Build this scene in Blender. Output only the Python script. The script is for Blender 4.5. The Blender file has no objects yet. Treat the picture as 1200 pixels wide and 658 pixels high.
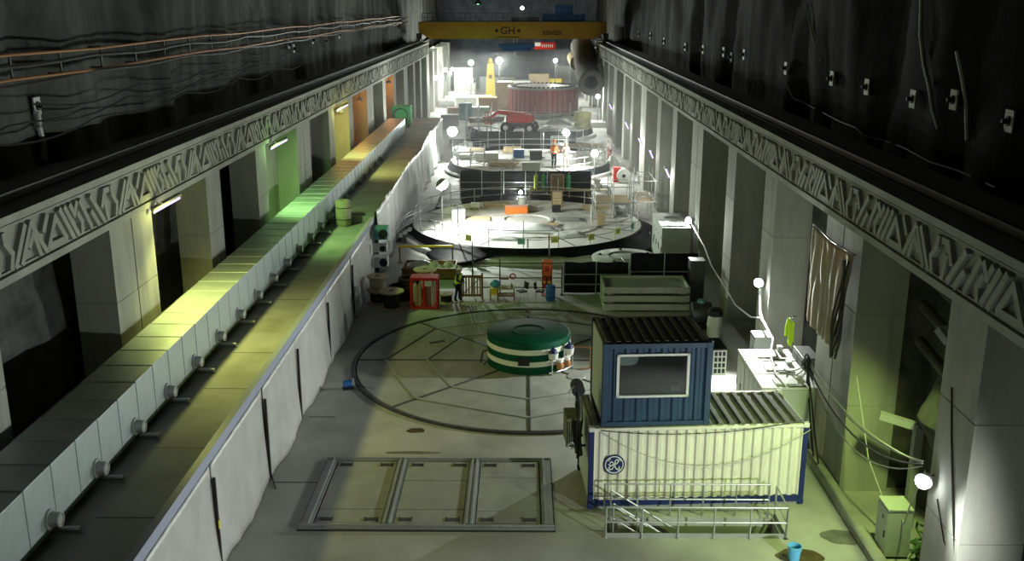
import bpy, math, random
from mathutils import Vector, Matrix, noise
random.seed(7)
PI = math.pi
SC = bpy.context.scene
COL = SC.collection
def R(a): return math.radians(a)

# ------------------------------------------------------------------ camera
CAM = Vector((0, 0, 15.0)); FPX = 1162.0
cd = bpy.data.cameras.new('camera'); cam = bpy.data.objects.new('camera', cd); COL.objects.link(cam)
cd.sensor_fit = 'HORIZONTAL'; cd.sensor_width = 36; cd.lens = 36*FPX/1200; cd.clip_end = 600
cam.location = CAM; cam.rotation_euler = (R(90-15.6), 0, R(0.57)); SC.camera = cam
ROT = cam.rotation_euler.to_matrix()
def ray(u, v): return ROT @ Vector(((u-600)/FPX, (329-v)/FPX, -1))
def atz(u, v, z=0.0):
    d = ray(u, v); return CAM + d*((z-CAM.z)/d.z)
def aty(u, v, y):
    d = ray(u, v); return CAM + d*(y/d.y)
def atx(u, v, x):
    d = ray(u, v); return CAM + d*(x/d.x)

# ------------------------------------------------------------------ mesh builder
class MB:
    def __init__(s): s.v = []; s.f = []
    def add(s, vs, fs):
        o = len(s.v); s.v += [tuple(p) for p in vs]; s.f += [tuple(i+o for i in f) for f in fs]; return s
    def box(s, x0, x1, y0, y1, z0, z1):
        return s.add([(x0,y0,z0),(x1,y0,z0),(x1,y1,z0),(x0,y1,z0),(x0,y0,z1),(x1,y0,z1),(x1,y1,z1),(x0,y1,z1)],
                     [(0,3,2,1),(4,5,6,7),(0,1,5,4),(1,2,6,5),(2,3,7,6),(3,0,4,7)])
    def cbox(s, c, d, rot=None):
        vs = []
        for z in (-.5,.5):
            for x, y in ((-.5,-.5),(.5,-.5),(.5,.5),(-.5,.5)):
                p = Vector((x*d[0], y*d[1], z*d[2]))
                if rot is not None: p = rot @ p
                vs.append(Vector(c)+p)
        return s.add(vs, [(0,3,2,1),(4,5,6,7),(0,1,5,4),(1,2,6,5),(2,3,7,6),(3,0,4,7)])
    def bar(s, p, q, w, h=None, up=(0,0,1)):
        p = Vector(p); q = Vector(q); d = (q-p); L = d.length; d.normalize(); h = h or w
        u = Vector(up); a = d.cross(u)
        if a.length < 1e-4: a = d.cross(Vector((1,0,0)))
        a.normalize(); b = a.cross(d)
        vs = [e+a*(i*w/2)+b*(j*h/2) for e in (p, q) for i, j in ((-1,-1),(1,-1),(1,1),(-1,1))]
        return s.add(vs, [(0,1,2,3),(7,6,5,4),(0,4,5,1),(1,5,6,2),(2,6,7,3),(3,7,4,0)])
    def cyl(s, p, q, r, n=12, r2=None, caps=True):
        p = Vector(p); q = Vector(q); r2 = r if r2 is None else r2
        d = (q-p).normalized(); a = d.cross(Vector((0,0,1)))
        if a.length < 1e-4: a = Vector((1,0,0))
        a.normalize(); b = d.cross(a)
        vs = []
        for e, rr in ((p, r), (q, r2)):
            for i in range(n):
                t = 2*PI*i/n; vs.append(e + a*(math.cos(t)*rr) + b*(math.sin(t)*rr))
        fs = [(i, (i+1) % n, n+(i+1) % n, n+i) for i in range(n)]
        if caps: fs += [tuple(range(n-1,-1,-1)), tuple(range(n, 2*n))]
        return s.add(vs, fs)
    def lathe(s, prof, n=32, c=(0,0,0)):
        vs = []; fs = []; m = len(prof)
        for i in range(n):
            t = 2*PI*i/n
            for r, z in prof: vs.append((c[0]+r*math.cos(t), c[1]+r*math.sin(t), c[2]+z))
        for i in range(n):
            j = (i+1) % n
            for k in range(m-1): fs.append((i*m+k, j*m+k, j*m+k+1, i*m+k+1))
        if m == 2: return s.add(vs, fs)
        if prof[0][0] > 1e-6 and prof[-1][0] > 1e-6 and abs(prof[0][1]-prof[-1][1]) < 1e-6:   # closed ring
            for i in range(n):
                j = (i+1) % n; fs.append((i*m+m-1, j*m+m-1, j*m, i*m))
            return s.add(vs, fs)
        if prof[0][0] > 1e-6: fs.append(tuple(i*m for i in range(n-1,-1,-1)))
        if prof[-1][0] > 1e-6: fs.append(tuple(i*m+m-1 for i in range(n)))
        return s.add(vs, fs)
    def tube(s, pts, r, n=6, closed=False):
        pts = [Vector(p) for p in pts]; m = len(pts); vs = []; fs = []; pa = None
        for i, p in enumerate(pts):
            if closed: d = pts[(i+1) % m]-pts[i-1]
            else: d = pts[min(i+1,m-1)]-pts[max(i-1,0)]
            if d.length < 1e-9: d = Vector((0,0,1))
            d.normalize()
            a = pa - d*pa.dot(d) if pa is not None else d.cross(Vector((0,0,1)))
            if a.length < 1e-3: a = d.cross(Vector((1,0,0)))
            a.normalize(); pa = a; b = d.cross(a)
            for k in range(n):
                t = 2*PI*k/n; vs.append(p+a*(math.cos(t)*r)+b*(math.sin(t)*r))
        for i in range(m if closed else m-1):
            j = (i+1) % m
            for k in range(n): fs.append((i*n+k, i*n+(k+1) % n, j*n+(k+1) % n, j*n+k))
        if not closed: fs += [tuple(range(n-1,-1,-1)), tuple(range((m-1)*n, m*n))]
        return s.add(vs, fs)
    def prism(s, poly, z0, z1, f=None):
        """poly in a plane, extruded; f maps (a,b,h) to xyz"""
        f = f or (lambda a, b, h: (a, b, h)); n = len(poly)
        vs = [f(a, b, z0) for a, b in poly] + [f(a, b, z1) for a, b in poly]
        return s.add(vs, [tuple(range(n-1,-1,-1)), tuple(range(n,2*n))] + [(i,(i+1)%n,n+(i+1)%n,n+i) for i in range(n)])
    def grid(s, fn, nu, nv):
        vs = [fn(i/nu, j/nv) for i in range(nu+1) for j in range(nv+1)]
        return s.add(vs, [(i*(nv+1)+j, (i+1)*(nv+1)+j, (i+1)*(nv+1)+j+1, i*(nv+1)+j+1) for i in range(nu) for j in range(nv)])
    def torus(s, c, r, t, n=24, k=8, nrm='z'):
        pts = []
        for i in range(n):
            a = 2*PI*i/n; x, y = r*math.cos(a), r*math.sin(a)
            pts.append(Vector(c)+Vector({'z':(x,y,0),'y':(x,0,y),'x':(0,x,y)}[nrm]))
        return s.tube(pts, t, k, True)
    def build(s, name, mat, parent=None, smooth=False, bevel=0, solid=0, loc=None):
        me = bpy.data.meshes.new(name); me.from_pydata(s.v, [], s.f); me.update()
        import bmesh
        bm = bmesh.new(); bm.from_mesh(me); bmesh.ops.recalc_face_normals(bm, faces=bm.faces); bm.to_mesh(me); bm.free()
        me.materials.append(mat)
        if smooth:
            for p in me.polygons: p.use_smooth = True
            try: me.set_sharp_from_angle(angle=R(40))
            except Exception: pass
        o = bpy.data.objects.new(name, me); COL.objects.link(o)
        if parent is not None: o.parent = parent
        if loc is not None: o.location = loc
        if solid:
            m = o.modifiers.new('s', 'SOLIDIFY'); m.thickness = solid; m.offset = 0
        if bevel:
            m = o.modifiers.new('b', 'BEVEL'); m.width = bevel; m.segments = 2; m.limit_method = 'ANGLE'
        return o

def tag(o, label, cat, group=None, kind=None):
    o['label'] = label; o['category'] = cat
    if group: o['group'] = group
    if kind: o['kind'] = kind
    return o
def thing(name, label, cat, loc=(0,0,0), rz=0, group=None, kind=None):
    o = bpy.data.objects.new(name, None); COL.objects.link(o); o.empty_display_size = .2
    o.location = loc; o.rotation_euler = (0, 0, rz)
    return tag(o, label, cat, group, kind)
def struct(o, label=None):
    o['kind'] = 'structure'
    if label: o['label'] = label
    return o
def dup(o, loc=None, rz=None, label=None, parent=None):
    c = o.copy(); COL.objects.link(c)
    if parent is not None: c.parent = parent
    if loc is not None: c.location = loc
    if rz is not None: c.rotation_euler = (0, 0, rz)
    if label: c['label'] = label
    for ch in [x for x in bpy.data.objects if x.parent == o]: dup(ch, parent=c)
    return c

# ------------------------------------------------------------------ materials
MATS = {}
def mat(name, col, rough=.7, metal=0.0, var=.0, scale=3.0, bump=0.0, stretch=(1,1,1), col2=None, emit=None, es=0, spec=.3, stain=None, alpha=None):
    if name in MATS: return MATS[name]
    m = bpy.data.materials.new(name); m.use_nodes = True; nt = m.node_tree; N = nt.nodes; L = nt.links
    b = N['Principled BSDF']; b.inputs['Roughness'].default_value = rough; b.inputs['Metallic'].default_value = metal
    b.inputs['Specular IOR Level'].default_value = spec
    b.inputs['Base Color'].default_value = (*col, 1)
    if var or bump or col2 or stain:
        tc = N.new('ShaderNodeTexCoord'); mp = N.new('ShaderNodeMapping'); mp.inputs['Scale'].default_value = stretch
        L.new(tc.outputs['Object'], mp.inputs['Vector'])
        nz = N.new('ShaderNodeTexNoise'); nz.inputs['Scale'].default_value = scale; nz.inputs['Detail'].default_value = 8; nz.inputs['Roughness'].default_value = .62
        L.new(mp.outputs[0], nz.inputs['Vector'])
        rp = N.new('ShaderNodeValToRGB'); L.new(nz.outputs['Fac'], rp.inputs[0])
        c2 = col2 or tuple(min(1, c*(1+var)) for c in col); c1 = col if col2 else tuple(c*(1-var) for c in col)
        rp.color_ramp.elements[0].position = .33; rp.color_ramp.elements[0].color = (*c1, 1)
        rp.color_ramp.elements[1].position = .67; rp.color_ramp.elements[1].color = (*c2, 1)
        out = rp.outputs[0]
        if stain:
            n2 = N.new('ShaderNodeTexNoise'); n2.inputs['Scale'].default_value = stain[1]; n2.inputs['Detail'].default_value = 6
            mp2 = N.new('ShaderNodeMapping'); mp2.inputs['Scale'].default_value = stain[3] if len(stain) > 3 else (1,1,1)
            L.new(tc.outputs['Object'], mp2.inputs['Vector']); L.new(mp2.outputs[0], n2.inputs['Vector'])
            r2 = N.new('ShaderNodeValToRGB'); r2.color_ramp.elements[0].position = .5; r2.color_ramp.elements[1].position = .72
            L.new(n2.outputs['Fac'], r2.inputs[0])
            mx = N.new('ShaderNodeMix'); mx.data_type = 'RGBA'
            mm = N.new('ShaderNodeMath'); mm.operation = 'MULTIPLY'; mm.inputs[1].default_value = stain[2]
            L.new(r2.outputs[0], mm.inputs[0]); L.new(mm.outputs[0], mx.inputs['Factor'])
            L.new(out, mx.inputs['A']); mx.inputs['B'].default_value = (*stain[0], 1); out = mx.outputs['Result']
        L.new(out, b.inputs['Base Color'])
        if bump:
            bp = N.new('ShaderNodeBump'); bp.inputs['Strength'].default_value = bump; bp.inputs['Distance'].default_value = .06
            L.new(nz.outputs['Fac'], bp.inputs['Height']); L.new(bp.outputs[0], b.inputs['Normal'])
    if emit: b.inputs['Emission Color'].default_value = (*emit, 1); b.inputs['Emission Strength'].default_value = es
    if alpha is not None: b.inputs['Alpha'].default_value = alpha
    MATS[name] = m; return m

M_floor = mat('floor_concrete', (.42,.42,.39), .62, var=.14, scale=.55, bump=.06, stain=((.2,.2,.19), .23, .55))
M_col = mat('column_concrete', (.35,.355,.32), .8, var=.14, scale=1.1, bump=.15, stretch=(1,1,.35), stain=((.2,.2,.185), .9, .45, (1.6,1.6,.22)))
M_beam = mat('beam_concrete', (.37,.375,.335), .8, var=.12, scale=.9, bump=.12, stain=((.24,.24,.22), .5, .4))
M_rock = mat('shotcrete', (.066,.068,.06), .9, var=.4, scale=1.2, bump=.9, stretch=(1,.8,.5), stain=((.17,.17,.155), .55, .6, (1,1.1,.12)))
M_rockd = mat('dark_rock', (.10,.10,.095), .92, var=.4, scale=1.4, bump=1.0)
M_rockr = mat('shaded_shotcrete', (.015,.0155,.011), .9, var=.4, scale=1.2, bump=.9, stretch=(1,.8,.5), stain=((.042,.042,.032), .5, .5, (1,1.1,.12)))  # shotcrete again, with the right wall's shade put into its colour
M_plat = mat('gallery_concrete', (.40,.40,.37), .75, var=.16, scale=.45, bump=.05, stain=((.22,.23,.15), .5, .6))
M_black = mat('black_plastic', (.010,.011,.013), .62, spec=.12, bump=.4, var=.3, scale=2.5)
M_blk = mat('black_paint', (.02,.02,.022), .55)
M_rub = mat('rubber', (.018,.018,.018), .8)
M_steel = mat('galvanized_steel', (.46,.48,.48), .42, .55, var=.12, scale=3)
M_dsteel = mat('dark_steel', (.09,.09,.088), .5, .5, var=.2, scale=4)
M_duct = mat('duct_sheet', (.46,.53,.55), .45, .35, var=.07, scale=1.5, stain=((.35,.37,.36), 1.2, .4, (1,1,.3)))
M_white = mat('white_paint', (.72,.73,.70), .5, var=.05, scale=2)
M_cream = mat('cream_paint', (.74,.72,.64), .5, var=.06, scale=1.5, stain=((.5,.48,.4), 1.2, .35, (2,2,.25)))
M_pgrn = mat('pale_green_paint', (.50,.55,.49), .5, var=.06, scale=2)
M_blue = mat('container_blue', (.022,.055,.11), .5, var=.18, scale=1.3)
M_navy = mat('navy_paint', (.012,.024,.12), .5)
M_grn = mat('drum_green', (.003,.066,.036), .62, var=.12, scale=1.5, spec=.12)
M_croof = mat('container_roof', (.10,.10,.085), .8, var=.45, scale=2.2)
M_wroof = mat('grey_roof', (.15,.15,.145), .75, var=.3, scale=2.2)
M_sheet = mat('plastic_sheet', (.62,.63,.63), .32, var=.12, scale=1.0, bump=.35, spec=.5)
M_lilac = mat('lilac_tape', (.42,.45,.60), .4)
M_yel = mat('crane_yellow', (.50,.29,.03), .5, var=.1, scale=.8)
M_yellow = mat('bright_yellow', (.85,.65,.05), .5)
M_red = mat('red_paint', (.55,.03,.02), .5)
M_orange = mat('orange_paint', (.75,.20,.04), .5)
M_statr = mat('stator_red', (.33,.055,.05), .55, var=.12, scale=1.5)
M_wood = mat('pale_wood', (.48,.37,.22), .7, var=.22, scale=4, stretch=(1,6,1))
M_dwood = mat('brown_wood', (.25,.14,.06), .7, var=.25, scale=4)
M_brown = mat('brown_paint', (.24,.13,.05), .6, var=.2, scale=2)
M_tarpo = mat('stained_tarp', (.34,.335,.26), .8, var=.15, scale=.9, bump=.2, stain=((.42,.21,.09), .28, .75))
M_bplast = mat('blue_plastic', (.03,.13,.40), .4)
M_lblue = mat('light_blue_plastic', (.12,.42,.70), .4)
M_teal = mat('teal_paint', (.12,.30,.33), .5)
M_green = mat('green_paint', (.05,.38,.14), .5)
M_ygreen = mat('lime_paint', (.50,.62,.08), .5)
M_hivis = mat('hi_vis_yellow', (.55,.85,.03), .6)
M_hior = mat('hi_vis_orange', (.95,.28,.10), .6)
M_skin = mat('skin', (.45,.26,.17), .6)
M_navyc = mat('navy_cloth', (.02,.025,.05), .9)
M_copper_orange = mat('copper_and_orange_light', (.42,.20,.09), .5, .4)
M_bundle = mat('bag_fabric', (.55,.53,.42), .85, var=.15, scale=3)
M_grey = mat('grey_paint', (.30,.31,.31), .55, var=.08, scale=2)
M_lgrey = mat('light_grey_plastic', (.62,.63,.62), .5)
M_cable = mat('grey_cable', (.42,.43,.40), .5)
M_bcable = mat('black_cable', (.03,.03,.03), .5)
M_signy = mat('sign_yellow', (.75,.75,.12), .6)
M_signt = mat('sign_teal', (.25,.6,.6), .6)
M_paper = mat('white_sign', (.8,.8,.78), .6)
def glass_mat():
    m = bpy.data.materials.new('window_glass'); m.use_nodes = True; N = m.node_tree.nodes; L = m.node_tree.links
    N.remove(N['Principled BSDF']); t = N.new('ShaderNodeBsdfTransparent'); t.inputs[0].default_value = (.75,.8,.8,1)
    g = N.new('ShaderNodeBsdfGlossy'); g.inputs['Roughness'].default_value = .03
    fr = N.new('ShaderNodeFresnel'); fr.inputs[0].default_value = 1.6
    mx = N.new('ShaderNodeMixShader'); L.new(fr.outputs[0], mx.inputs[0]); L.new(t.outputs[0], mx.inputs[1]); L.new(g.outputs[0], mx.inputs[2])
    L.new(mx.outputs[0], N['Material Output'].inputs[0]); return m
M_glass = glass_mat()
def emis(name, col, s):
    m = bpy.data.materials.new(name); m.use_nodes = True; N = m.node_tree.nodes; N.remove(N['Principled BSDF'])
    e = N.new('ShaderNodeEmission'); e.inputs[0].default_value = (*col, 1); e.inputs[1].default_value = s
    m.node_tree.links.new(e.outputs[0], N['Material Output'].inputs[0]); return m
E_white = emis('lamp_white', (.93,1,.97), 30)
E_tube = emis('tube_violet', (.66,.48,1), 2.6)
E_green = emis('lamp_green', (.3,1,.55), 3)
def light(kind, loc, col, power, size=.15, rot=None, spot=None, blend=.5):
    d = bpy.data.lights.new('lamp_light', kind); d.energy = power; d.color = col
    if kind == 'AREA': d.size = size
    else: d.shadow_soft_size = size
    if spot: d.spot_size = R(spot); d.spot_blend = blend
    o = bpy.data.objects.new('lamp_light', d); COL.objects.link(o); o.location = loc
    if rot is not None: o.rotation_euler = rot
    return o
def aim(p, q): return (Vector(q)-Vector(p)).to_track_quat('-Z', 'Y').to_euler()
HAZE = 0.0016
# ------------------------------------------------------------------ the hall
Y0, YE = 4.0, 186.0
XL, XR = -12.7, 10.15          # inner faces of the columns and crane beams
HX0, HX1, HY0, HY1 = 2.55, 7.6, 25.95, 27.05   # stairwell opening in the floor
mb = MB()
for x0, x1, y0, y1 in ((-8.3,9.8,Y0,HY0), (-8.3,HX0,HY0,HY1), (HX1,9.8,HY0,HY1), (-8.3,9.8,HY1,YE), (9.8,14.5,Y0,YE), (-15.5,-8.3,Y0,YE)):
    mb.box(x0, x1, y0, y1, -.35, 0)
struct(mb.build('floor', M_floor))
mb = MB()   # stairwell lining below the floor
mb.box(HX0-.2, HX0, HY0-.2, HY1+.2, -3, -.35); mb.box(HX1, HX1+.2, HY0-.2, HY1+.2, -3, -.35)
mb.box(HX0, HX1, HY0-.2, HY0, -3, -.35); mb.box(HX0, HX1, HY1, HY1+.2, -3, -.35); mb.box(HX0, HX1, HY0, HY1, -3.2, -3)
struct(mb.build('stairwell_wall', M_col))
# shallow saw-cut joints in the floor
for y in (29.2, 34.5, 50.6): 
    struct(MB().box(-8.0, -6.6 if y < 31 else -7.0, y, y+.05, 0, .004).build('floor_joint', M_blk))

def rockwall(name, x, side, z0, z1, y0, y1, m, amp, du, dz, seed):
    nu, nv = int((y1-y0)/du), int((z1-z0)/dz)
    def fn(a, b):
        y = y0+a*(y1-y0); z = z0+b*(z1-z0)
        p = Vector((y*.22, z*.10, seed)); d = noise.noise(p)*amp
        d += noise.noise(Vector((y*.55, z*.16, seed+9)))*amp*.7          # vertical drapes of sprayed concrete
        d += noise.noise(Vector((y*1.3, z*1.1, seed+5)))*amp*.25
        return (x+side*(d), y, z)
    mb = MB().grid(fn, nu, nv)
    return struct(mb.build(name, m, smooth=True))
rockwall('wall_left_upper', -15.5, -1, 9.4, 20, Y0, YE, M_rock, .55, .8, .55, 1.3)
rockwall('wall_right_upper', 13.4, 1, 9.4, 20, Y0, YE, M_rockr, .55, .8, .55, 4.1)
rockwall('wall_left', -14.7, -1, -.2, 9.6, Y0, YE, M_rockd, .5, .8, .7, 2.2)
rockwall('wall_right', 12.7, 1, -.2, 9.6, Y0, YE, M_rockd, .5, .8, .7, 7.7)
def vault(a, b):
    t = PI*b; y = Y0+a*(YE-Y0)
    return (-1.05-15.0*math.cos(t)+noise.noise(Vector((y*.3, t*3, 3)))*.3, y, 19.6+4.2*math.sin(t)+noise.noise(Vector((y*.3, t*3, 8)))*.3)
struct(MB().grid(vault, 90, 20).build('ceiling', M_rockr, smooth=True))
def farw(a, b):
    x = -17+a*32; z = -.2+b*24
    return (x, YE+noise.noise(Vector((x*.3, z*.3, 5)))*.6, z)
struct(MB().grid(farw, 40, 30).build('wall_far', mat('far_rock', (.10,.115,.14), .9, var=.3, scale=.8), smooth=True))

# columns: each bay of 26.2 m holds one double column and two single ones
SPANS = []
for k in range(-1, 6):
    b = 29.7+26.2*k
    SPANS += [(b, b+1.72, 0), (b+1.80, b+3.55, 0), (b+9.6, b+11.5, 1), (b+17.3, b+19.2, 2)]
for side in (0, 1):
    for y0, y1, kind in SPANS:
        if side: y0 -= .9 if y0 < 35 and kind == 0 else .2; y1 -= .9 if y1 < 35 and kind == 0 else .2
        if y1 < 6 or y0 > YE-1: continue
        mb = MB()
        for z0, z1 in ((0, 2.9), (2.93, 5.9), (5.93, 8.5)):      # lifts of formwork with a joint between
            if side: mb.box(XR, XR+1.5, y0, y1, z0, z1)
            else: mb.box(XL-1.3, XL, y0, y1, z0, z1)
        mb.box(*((XR+.02, XR+1.48) if side else (XL-1.28, XL-.02)), y0+.02, y1-.02, 0, 8.5)
        struct(mb.build('column', M_col))
        if side: struct(MB().box(XR+1.48, XR+3.2, y0+.25, y1-.25, 0, 9.4).build('light_block', M_rockd))  # added behind each column to keep light out of the recess
# flat concrete infill walls behind the far columns on the left
for i in range(3, len(SPANS)):
    y0, y1 = SPANS[i][1], SPANS[i+1][0] if i+1 < len(SPANS) else SPANS[i][1]
    if SPANS[i][0] > 44 and y1-y0 > 1: struct(MB().box(-14.1, -13.9, y0-.3, y1+.3, 0, 8.6).build('wall_infill', M_col))

# crane beams with the carved zigzag frieze
def polyl(pts, closed=False): return (pts, closed)
U = 1.0
MOTIF = [ [(.10,1.0),(.85,.06)], [(.08,.50),(.45,.04)], [(.80,.55),(1.05,1.0),(1.32,1.0)], [(1.05,.62),(1.18,.06)],
          [(1.60,1.0),(1.62,.78),(1.90,.42),(1.78,.06)],
          [(2.02,.04),(2.66,1.0)], [(2.36,.04),(3.0,1.0)], [(3.0,1.0),(3.62,.06)], [(2.82,.40),(3.06,.70),(3.30,.06)],
          [(3.80,.10),(4.86,.10),(4.34,.88),(3.80,.10)], [(3.62,.66),(3.86,1.0)], [(4.66,1.0),(5.26,.06)],
          [(4.98,1.0),(5.60,.06)], [(5.30,1.0),(5.48,.70),(5.68,1.0)], [(5.72,.66),(5.92,.36),(5.86,.06)], [(5.92,1.0),(6.48,.08)] ]
def beam(side):
    x = XR if side else XL; s = -1 if side else 1        # s points into the hall
    X = lambda d: x + s*d
    mb = MB()
    def run(d0, d1, z0, z1): a, b = sorted((X(d0), X(d1))); mb.box(a, b, Y0, 137.5, z0, z1)
    run(-1.9, 0, 8.35, 10.0)                 # web
    run(0, .12, 9.80, 10.0)                  # top fillet
    run(0, .07, 9.70, 9.755); run(0, .07, 8.60, 8.655)
    run(-.01, .12, 8.35, 8.55)               # bottom fillet
    run(-2.9, -1.9, 9.5, 9.9)                # ledge behind the rail
    for k in range(-3, 17):
        yb = 28.3+6.55*k
        for pts in MOTIF:
            q = [(yb+a, 8.67+b*.90) for a, b in pts]
            if min(p[0] for p in q) < Y0 or max(p[0] for p in q) > 137: continue
            hh = random.uniform(0, .02)
            for (a0, b0), (a1, b1) in zip(q, q[1:]):
                hh += .004
                L = math.hypot(a1-a0, b1-b0) or 1; ex, ez = (a1-a0)/L*.07, (b1-b0)/L*.07
                mb.bar((X(.04+hh), a0-ex, b0-ez), (X(.04+hh), a1+ex, b1+ez), .17, .15, up=(1,0,0))
    return struct(mb.build('crane_beam', M_beam))
beam(0); beam(1)
for x, nm in ((XL-.75, 'crane_rail'), (XR+.75, 'crane_rail')):
    mb = MB().box(x-.18, x+.18, Y0, 137.5, 10.0, 10.05).box(x-.04, x+.04, Y0, 137.5, 10.05, 10.2).box(x-.07, x+.07, Y0, 137.5, 10.2, 10.27)
    struct(mb.build(nm, M_dsteel))
# kerb along the right-hand columns
struct(MB().box(9.72, 10.1, Y0, 31.4, 0, .22).build('kerb', M_col))

# gallery on the left: two slabs, the far one a step higher
struct(MB().box(-14.4, -8.55, Y0, 55, 0, 3.1).build('gallery_slab', M_plat))
mb = MB().box(-14.4, -8.4, 55, 104, 0, 3.55)
struct(mb.build('gallery_slab', M_plat))
struct(MB().box(-13.2, -8.35, 54.6, 55.0, 3.1, 3.5).build('gallery_step', M_grey))
for y in (21.3, 25.2, 29.6, 33.0, 39.5, 46.0):
    struct(MB().box(-10.2, -8.6, y, y+.035, 3.1, 3.104).build('slab_joint', M_blk))
# low parapet of panels along the gallery edge, then the lilac-taped edge
p = thing('edge_barrier', 'low pale panel barrier with a lilac taped top along the gallery edge', 'barrier', (-8.45, 30, 3.1))
y = Y0
while y < 54.5:
    L = 2.05
    MB().box(-.06, .02, y-30+.02, min(y+L, 54.6)-30-.02, -.02, .30).build('barrier_panel', M_pgrn, p); y += L
mb = MB().box(.02, .10, Y0-30, 24.6, .02, .34); mb.box(-.08, .12, Y0-30, 24.6, .30, .36)
mb.build('taped_edge', M_lilac, p)

# plastic sheeting that clads the gallery wall, one sheet between each pair of dark battens
BAT = [9.0, 14.0, 19.0, 24.1, 29.6, 34.4, 40.3, 46.6, 53.6]
LAB = ['out of frame', 'out of frame', 'first white plastic sheet on the gallery wall, nearest the camera at the bottom edge',
       'white plastic wall sheet beside the hatch corner, with a torn flap and small sign', 'white plastic wall sheet left of the hatch with its foot kicked out',
       'white plastic wall sheet across from the near edge of the round pit cover', 'white plastic wall sheet across from the middle of the round pit cover', 'white plastic wall sheet ending at the cable reels', ]
for i in range(len(BAT)-1):
    y0, y1 = BAT[i], BAT[i+1]
    def fn(a, b, y0=y0, y1=y1, i=i):
        y = y0+.04+a*(y1-y0-.08); k = (1-b)
        bulge = (.10+.22*math.sin(PI*a)**1.5*(.6+.5*noise.noise(Vector((i*3.1, 1, 2)))))*k**1.6
        w = noise.noise(Vector((y*1.1, b*1.2, i)))*.07*k + noise.noise(Vector((y*3, b*.8, i+4)))*.025
        return (-8.33+bulge+w, y, .02+b*3.1)
    o = MB().grid(fn, 26, 14).build('plastic_sheet', M_sheet, smooth=True, solid=.012)
    tag(o, LAB[i] if i > 1 else ['white plastic wall sheet under the gallery, below the frame edge', 'white plastic wall sheet just in front of the picture bottom'][i], 'plastic sheet', 'plastic sheets on the gallery wall')
for i, y in enumerate(BAT[3:8]):
    o = MB().box(-8.28, -8.20, y-.05, y+.05, 0, 2.75).build('wall_batten', M_blk, bevel=.01)
    tag(o, ['black batten with a yellow tag on the white sheeting, nearest the camera', 'black batten on the white sheeting left of the hatch back corner', 'black batten on the white sheeting by the blue floor pump',
            'black batten on the white sheeting level with the green drum', 'black batten on the white sheeting just before the cable reels'][i], 'batten', 'black battens on the sheeting')
    if i == 0: MB().box(.0, .012, -.07, .07, 1.25, 1.5).build('tag_plate', M_signy, o, loc=(-8.195, y, 0))
# far gallery wall: white tarpaulin, pleated
def fnf(a, b):
    y = 55+a*48.5
    return (-8.2+.18*(1-b)*(1+math.sin(y*1.7))*.6+noise.noise(Vector((y*.8, b, 3)))*.16, y, .02+b*(3.75+.5*noise.noise(Vector((y*.12, 3, 1)))))
tag(MB().grid(fnf, 160, 12).build('white_tarpaulin', M_sheet, smooth=True, solid=.012), 'long pleated white tarpaulin along the raised far gallery wall', 'tarpaulin')

# ventilation duct along the gallery
DX0, DX1, DZ0, DZ1 = -12.3, -10.8, 3.3, 4.8
d = thing('ventilation_duct', 'long square sheet metal ventilation duct on the left gallery, with round nozzles', 'duct', (-11.55, 18, 3.1))
y = 9.0; i = 0
sec = None
while y < 95:
    L = 1.3
    mb = MB(); h = random.uniform(-.012, .012)
    mb.box(-.75, .75, 0, L-.025, .2, 1.7+h); mb.box(-.77, .77, L-.06, L-.025, .18, 1.72+h)
    if i < 64:
        mb.build('duct_section', M_duct, d, loc=(0, y-18, 0), bevel=.012)
    if i % 2 == 0:
        n = MB().cyl((.75,.65,.52), (.80,.65,.52), .26, 18).cyl((.80,.65,.52), (1.0,.65,.52), .19, 18, .17)
        n.torus((1.0,.65,.52), .155, .03, 18, 6, 'x').cyl((.99,.65,.52), (1.005,.65,.52), .12, 14)
        if y < 75: n.build('nozzle', M_steel, d, smooth=True, loc=(0, y-18+.25, 0))
        if y < 55: MB().cyl((-.7,.1,.1), (1.3,.1,.1), .075, 10).build('support_bar', M_steel, d, smooth=True, loc=(0, y-18+1.1, 0))
    y += L; i += 1
# ------------------------------------------------------------------ round pit cover in the foreground
PC = (0.3, 40.6)
pc = thing('pit_cover', 'large round steel and concrete pit cover set in the floor around the green drum', 'pit cover', (PC[0], PC[1], 0))
MB().lathe([(7.44,.0),(7.44,.07),(7.52,.09),(7.62,.07),(7.62,.0)], 96).build('rim', M_dsteel, pc, smooth=True)
MB().lathe([(7.44,.006),(7.44,.02),(1.5,.02),(1.5,.006)], 64).build('joint_bed', mat('joint_black', (.05,.05,.045), .8), pc)
M_cov = mat('cover_concrete', (.33,.335,.31), .68, var=.15, scale=.7, stain=((.2,.21,.18), .6, .5))
def ring(a0, a1, r0, r1, octo0, octo1, n=8):
    """annular sector; octo edges are straight chords"""
    g = .035
    def edge(r, octo):
        pts = []
        for k in range(n+1):
            t = a0+(a1-a0)*k/n
            rr = r
            if octo: rr = r*math.cos((a1-a0)/2)/math.cos(t-(a0+a1)/2)
            pts.append((rr*math.cos(t), rr*math.sin(t)))
        return pts
    P = edge(r0+g, octo0)+edge(r1-g, octo1)[::-1]
    cx = sum(p[0] for p in P)/len(P); cy = sum(p[1] for p in P)/len(P)
    return [(cx+(x-cx)*.985, cy+(y-cy)*.985) for x, y in P]
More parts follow.
